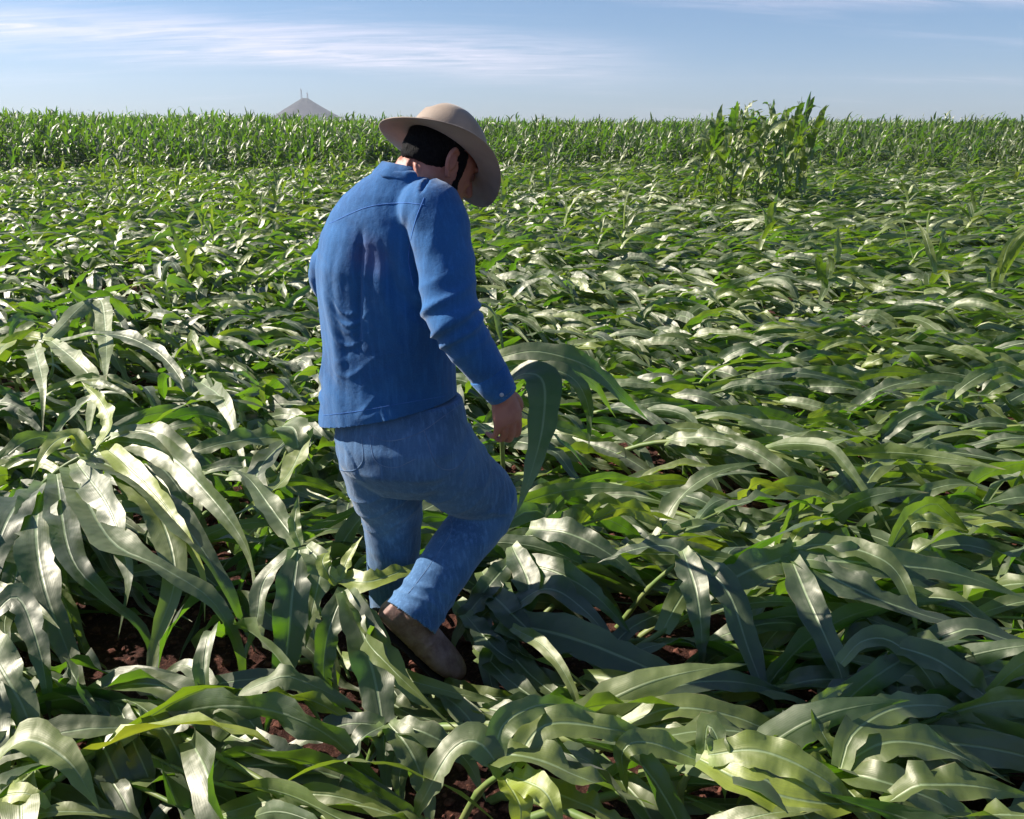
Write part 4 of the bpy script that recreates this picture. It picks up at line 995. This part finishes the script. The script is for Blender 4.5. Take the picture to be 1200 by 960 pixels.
ok = clear_of_man(P) & ~too_close(P); okn = ok.reshape(N_IND, NL)
sP_ok = clear_of_man(A['P']) & ~too_close(A['P'])
hx, hy, hd = proj(A['P'][:, 13])
def describe(i):
    x, y = hx[i], hy[i]; t = A['tint'][i, :, 1].mean(); right = math.cos(A['az'][i]) > .82
    look = 'yellowish' if t > .22 else ('dark' if A['tint'][i, :, 0].mean() < .42 else 'green')
    way = 'laid rightward' if right else ('laid forward' if math.sin(A['az'][i]) < -.3 else 'laid backward')
    ys = 'at bottom edge' if y > 830 else ('below boot level' if y > 740 else ('at shin level' if y > 610 else ('at thigh level' if y > 500 else ('at waist level' if y > 400 else 'at chest level'))))
    xs = ['by left edge', 'well left of man', 'just left of man', 'beside the man', 'just right of man', 'right of man', 'well right of man', 'by right edge'][int(np.searchsorted([120, 260, 430, 640, 800, 940, 1080], x))]
    return look, way, ys, xs
D_ = {i: describe(i) for i in range(N_IND) if okn[i].sum() >= 2}
ORD = ['leftmost', 'second from left', 'third from left', 'fourth from left', 'fifth from left', 'sixth from left', 'seventh from left', 'eighth from left', 'ninth from left', 'tenth from left', 'eleventh from left', 'twelfth from left']
plants = []
for i in range(N_IND):
    ks = np.where(okn[i])[0]
    if len(ks) < 2: continue
    look, way, ys, xs = D_[i]
    same = sorted([k for k in D_ if D_[k] == D_[i]], key=lambda k: hx[k]); od = (ORD[min(same.index(i), 11)]+' ') if len(same) > 1 else ''
    lab = f'{od}{look} flattened corn plant {xs}, {ys}, {way}'
    e = empty('corn_plant', (bx[i], by[i], 0), lab, 'corn plant', 'flattened corn plants laid over across the field')
    plants.append(e)
    ns = 18
    while ns > 4 and not (clear_of_man(A['P'][i:i+1, :ns])[0] and not too_close(A['P'][i:i+1, :ns])[0]): ns -= 2
    if ns >= 4:
        V, F = tubes(A['P'][i:i+1, :ns], A['R'][i:i+1, :ns], 8); fast_obj('stalk', V, F, M_STALK, e)
    j = i*NL+ks
    if hd[i] < 3.6:
        for q in j:
            V, F, uv, T = blades(P[q:q+1], SD[q:q+1], NM[q:q+1], W_[q:q+1], rg, T_[q:q+1], 4); fast_obj('leaf', V, F, M_LEAF, e, uv, T)
    else:
        V, F, uv, T = blades(P[j], SD[j], NM[j], W_[j], rg, T_[j], 4); fast_obj('leaves', V, F, M_LEAF, e, uv, T)
# the rest of the flattened crop, thousands of plants
def bulk(name, label, bx, by, nl, S, nc, seg):
    B = lodged_plants(bx, by, rg, nl); al = np.arange(len(bx)*nl)
    P, SD, NM, W_, T_ = leaf_mesh_args(B, al, rg, S, nc); k = clear_of_man(P, False)
    V, F, uv, T = blades(P[k], SD[k], NM[k], W_[k], rg, T_[k], nc); vs, fs = tubes(B['P'][:, ::3], B['R'][:, ::3], seg)
    return V, F, uv, T, vs, fs
parts = []
rest = np.arange(N_IND, len(bx)); c1 = rest[np.hypot(bx[rest], by[rest]) < 11]; c2 = rest[np.hypot(bx[rest], by[rest]) >= 11]
def merge(list_):
    off = 0; Vs = []; Fs = []; Us = []; Ts = []
    for V, F, u, T in list_: Vs.append(V); Fs.append(F+off); Us.append(u); Ts.append(T); off += len(V)
    return np.concatenate(Vs), np.concatenate(Fs), np.concatenate(Us), np.concatenate(Ts)
L_ = []
for c, nl, S, nc in ((c1, 9, 11, 4), (c2, 7, 7, 2)):
    V, F, uv, T, vs, fs = bulk('', '', bx[c], by[c], nl, S, nc, 4)
    L_.append((V, F, uv, T)); L_.append((vs, fs, np.tile([[.6, .3]], (len(vs), 1)), np.tile([[.7, .4, .3, 1.]], (len(vs), 1))))

# ---- standing corn
def standing(bx, by, rg, nl, h=None, S=9, spread=1.):
    N = len(bx); H = rg.uniform(1.55, 2.15, N) if h is None else h
    lean = np.abs(rg.normal(0, .16, N))+.03; az = rg.uniform(-1.2, .6, N); M = 8
    s = np.linspace(0, 1, M)[None, :]; off = lean[:, None]*H[:, None]*s**1.7
    P = np.stack([bx[:, None]+np.cos(az)[:, None]*off, by[:, None]+np.sin(az)[:, None]*off, H[:, None]*.86*s], -1)
    Rr = np.linspace(.014, .004, M)[None, :]*np.ones((N, 1))
    k0 = np.clip(np.linspace(.12, .98, nl)[None, :]+rg.uniform(-.04, .04, (N, nl)), 0, .995); ki = k0*(M-1); i0 = np.minimum(ki.astype(int), M-2); fr = (ki-i0)[..., None]
    ar = np.arange(N)[:, None]; p0 = P[ar, i0]*(1-fr)+P[ar, i0+1]*fr
    pa = rg.uniform(0, np.pi, (N, 1))+np.pi*(np.arange(nl)[None, :] % 2)+rg.normal(0, .3, (N, nl))
    el = np.interp(k0, [0, .6, 1], [.75, 1.0, 1.35])+rg.normal(0, .12, (N, nl))
    d0 = np.stack([np.cos(pa)*np.cos(el), np.sin(pa)*np.cos(el), np.sin(el)], -1)
    sv = np.cross(d0, np.array([0, 0, 1.])); sv = unit(sv); sv = np.where(((np.cross(sv, d0)[..., 2:3]) < 0), -sv, sv)
    size = np.interp(k0, [.1, .5, .8, 1.], [.7, 1, .9, .5]); L = size*rg.uniform(.6, .85, (N, nl))*spread; W = size**.5*rg.uniform(.034, .048, (N, nl))
    droop = rg.uniform(1.2, 3.4, (N, nl))*np.interp(k0, [0, .8, 1.], [1, .75, .35])
    wind = np.tile(np.array([.9, -.3, 0]), (N, nl, 1)); tint = np.stack([rg.random((N, nl)), np.clip(rg.normal(.2, .14, (N, nl)), 0, 1), rg.random((N, nl))], -1)
    return dict(P=P, R=Rr, p0=p0, d0=d0, sv=sv, L=L, W=W, droop=droop, wind=wind, wb=rg.uniform(0, .7, (N, nl)), floor=np.full((N, nl), .02), twist=rg.normal(0, .5, (N, nl)), tint=tint)
def tassel(P, rg, parent, seg=4):
    tip = P[-1]; lines = []
    for k in range(6):
        a = rg.uniform(0, 6.28); t = np.linspace(0, 1, 6)[:, None]; o = np.array([math.cos(a), math.sin(a), 0])*.07*(k > 0)
        lines.append(tip+np.array([0, 0, .26 if k == 0 else .18])*t+o*t**1.5)
    V, F = tubes(np.array(lines), np.full((6, 6), .0045), 4); return fast_obj('tassel', V, F, M_STALK, parent)
# the tall clump that stayed upright at the right
CL = [(843, 17.5, 1.9, 'low on the left edge'), (876, 18.2, 2.1, 'set behind the left half'), (908, 18.4, 2.2, 'set behind the middle'), (932, 18.3, 2.25, 'set behind the right half'), (852, 17.2, 2.02, 'leftmost'), (868, 16.6, 2.18, 'second from left'), (884, 16.9, 2.22, 'third from left'), (900, 17.6, 2.10, 'fourth from left'), (914, 16.4, 2.25, 'fifth from left'), (926, 17.8, 2.05, 'sixth from left'), (938, 16.5, 2.30, 'seventh from left'), (950, 17.1, 2.25, 'eighth from left'), (962, 17.0, 2.02, 'rightmost')]
for px, Yd, h, nm in CL:
    px -= 26
    X0 = PY(px, 200, Yd).x; r2 = np.random.default_rng(int(px)+26)
    B = standing(np.array([X0]), np.array([Yd]), r2, 14, np.array([h*.97]), spread=1.1); P2, S2, N2, W2, T2 = leaf_mesh_args(B, np.arange(14), r2, 14, 4)
    e = empty('corn_plant', (X0, Yd, 0), f'upright corn plant, {nm} in the tall clump at right', 'corn plant', 'upright corn plants in the tall clump at right')
    V, F = tubes(B['P'], B['R']*1.5, 6); fast_obj('stalk', V, F, M_STALK, e)
    V, F, uv, T = blades(P2, S2, N2, W2*2.1, r2, T2, 4); fast_obj('leaves', V, F, M_LEAF, e, uv, T)
    if px in (912, 888): tassel(B['P'][0], r2, e)
# young upright shoots that lift out of the mat
ux, uy = wedge(1.1, 4.5, 27., rg, 1.); kk = rg.random(len(ux)) < .12+.5*np.clip(-ux/8+.3, 0, 1)*np.clip(nz(ux, uy, .7, 14.)+.2, 0, 1); ux, uy = ux[kk], uy[kk]
B = standing(ux, uy, rg, 7, rg.uniform(.55, .95, len(ux)), spread=.75); P3, S3, N3, W3, T3 = leaf_mesh_args(B, np.arange(len(ux)*7), rg, 9, 2); k9 = clear_of_man(P3); P3, S3, N3, W3, T3 = P3[k9], S3[k9], N3[k9], W3[k9], T3[k9]
L_.append(blades(P3, S3, N3, W3, rg, np.clip(T3+np.array([.1, .1, 0]), 0, 1), 2))
# the far standing crop
sx, sy = wedge(6.5, 21., 62., rg, 3., .78)
e_ = 33.5+3.0*nz(sx, sy*0, .13, .7)+2.0*nz(sx, sy*0, .5, 2.)-2.*np.clip(-sx/15, 0, 1)
pr = np.clip((sy-e_+7)/9, 0, 1)**2.2*(1+1.4*nz(sx, sy, .8, 5.)); pr = np.where(sy > e_+3, 1, pr); pr = np.where((sy < e_-7), .012, pr)
k = rg.random(len(sx)) < pr; k &= ~((sy > 46) & (rg.random(len(sx)) < .45)); sx, sy, e_ = sx[k], sy[k], e_[k]
h = rg.uniform(1.25, 1.95, len(sx))+.20*nz(sx, sy, .5, 3.)+.22*nz(sx, sy, 1.7, 8.)+np.clip(-sx/22, -.02, 1)*.36+.35*(rg.random(len(sx)) < .03)
h = np.where(sy < e_+1.5, h*rg.uniform(.5, .95, len(sx)), h)
B = standing(sx, sy, rg, 10, h); P3, S3, N3, W3, T3 = leaf_mesh_args(B, np.arange(len(sx)*10), rg, 6, 2)
L_.append(blades(P3, S3, N3, W3*1.3, rg, T3*np.array([.5, .45, .8]), 2)); vs, fs = tubes(B['P'][:, ::2], B['R'][:, ::2], 3); L_.append((vs, fs, np.tile([[.6, .3]], (len(vs), 1)), np.tile([[.7, .4, .3, 1.]], (len(vs), 1))))
sx, sy = wedge(1.3, 62., 120., rg, 3., .9); B = standing(sx, sy, rg, 7, rg.uniform(1.5, 1.9, len(sx))+np.clip(-sx/60, 0, 1)*.5); P3, S3, N3, W3, T3 = leaf_mesh_args(B, np.arange(len(sx)*7), rg, 5, 2)
L_.append(blades(P3, S3, N3, W3*1.7, rg, T3, 2))
V, F, uv, T = merge(L_)
o = fast_obj('corn_crop', V, F, M_LEAF, None, uv, T)
tag(o, 'rest of the corn field, flattened in the distance and standing along the skyline', 'corn crop', kind='stuff')
print('CORN', len(bx), 'plants', len(plants), 'quads', len(F))
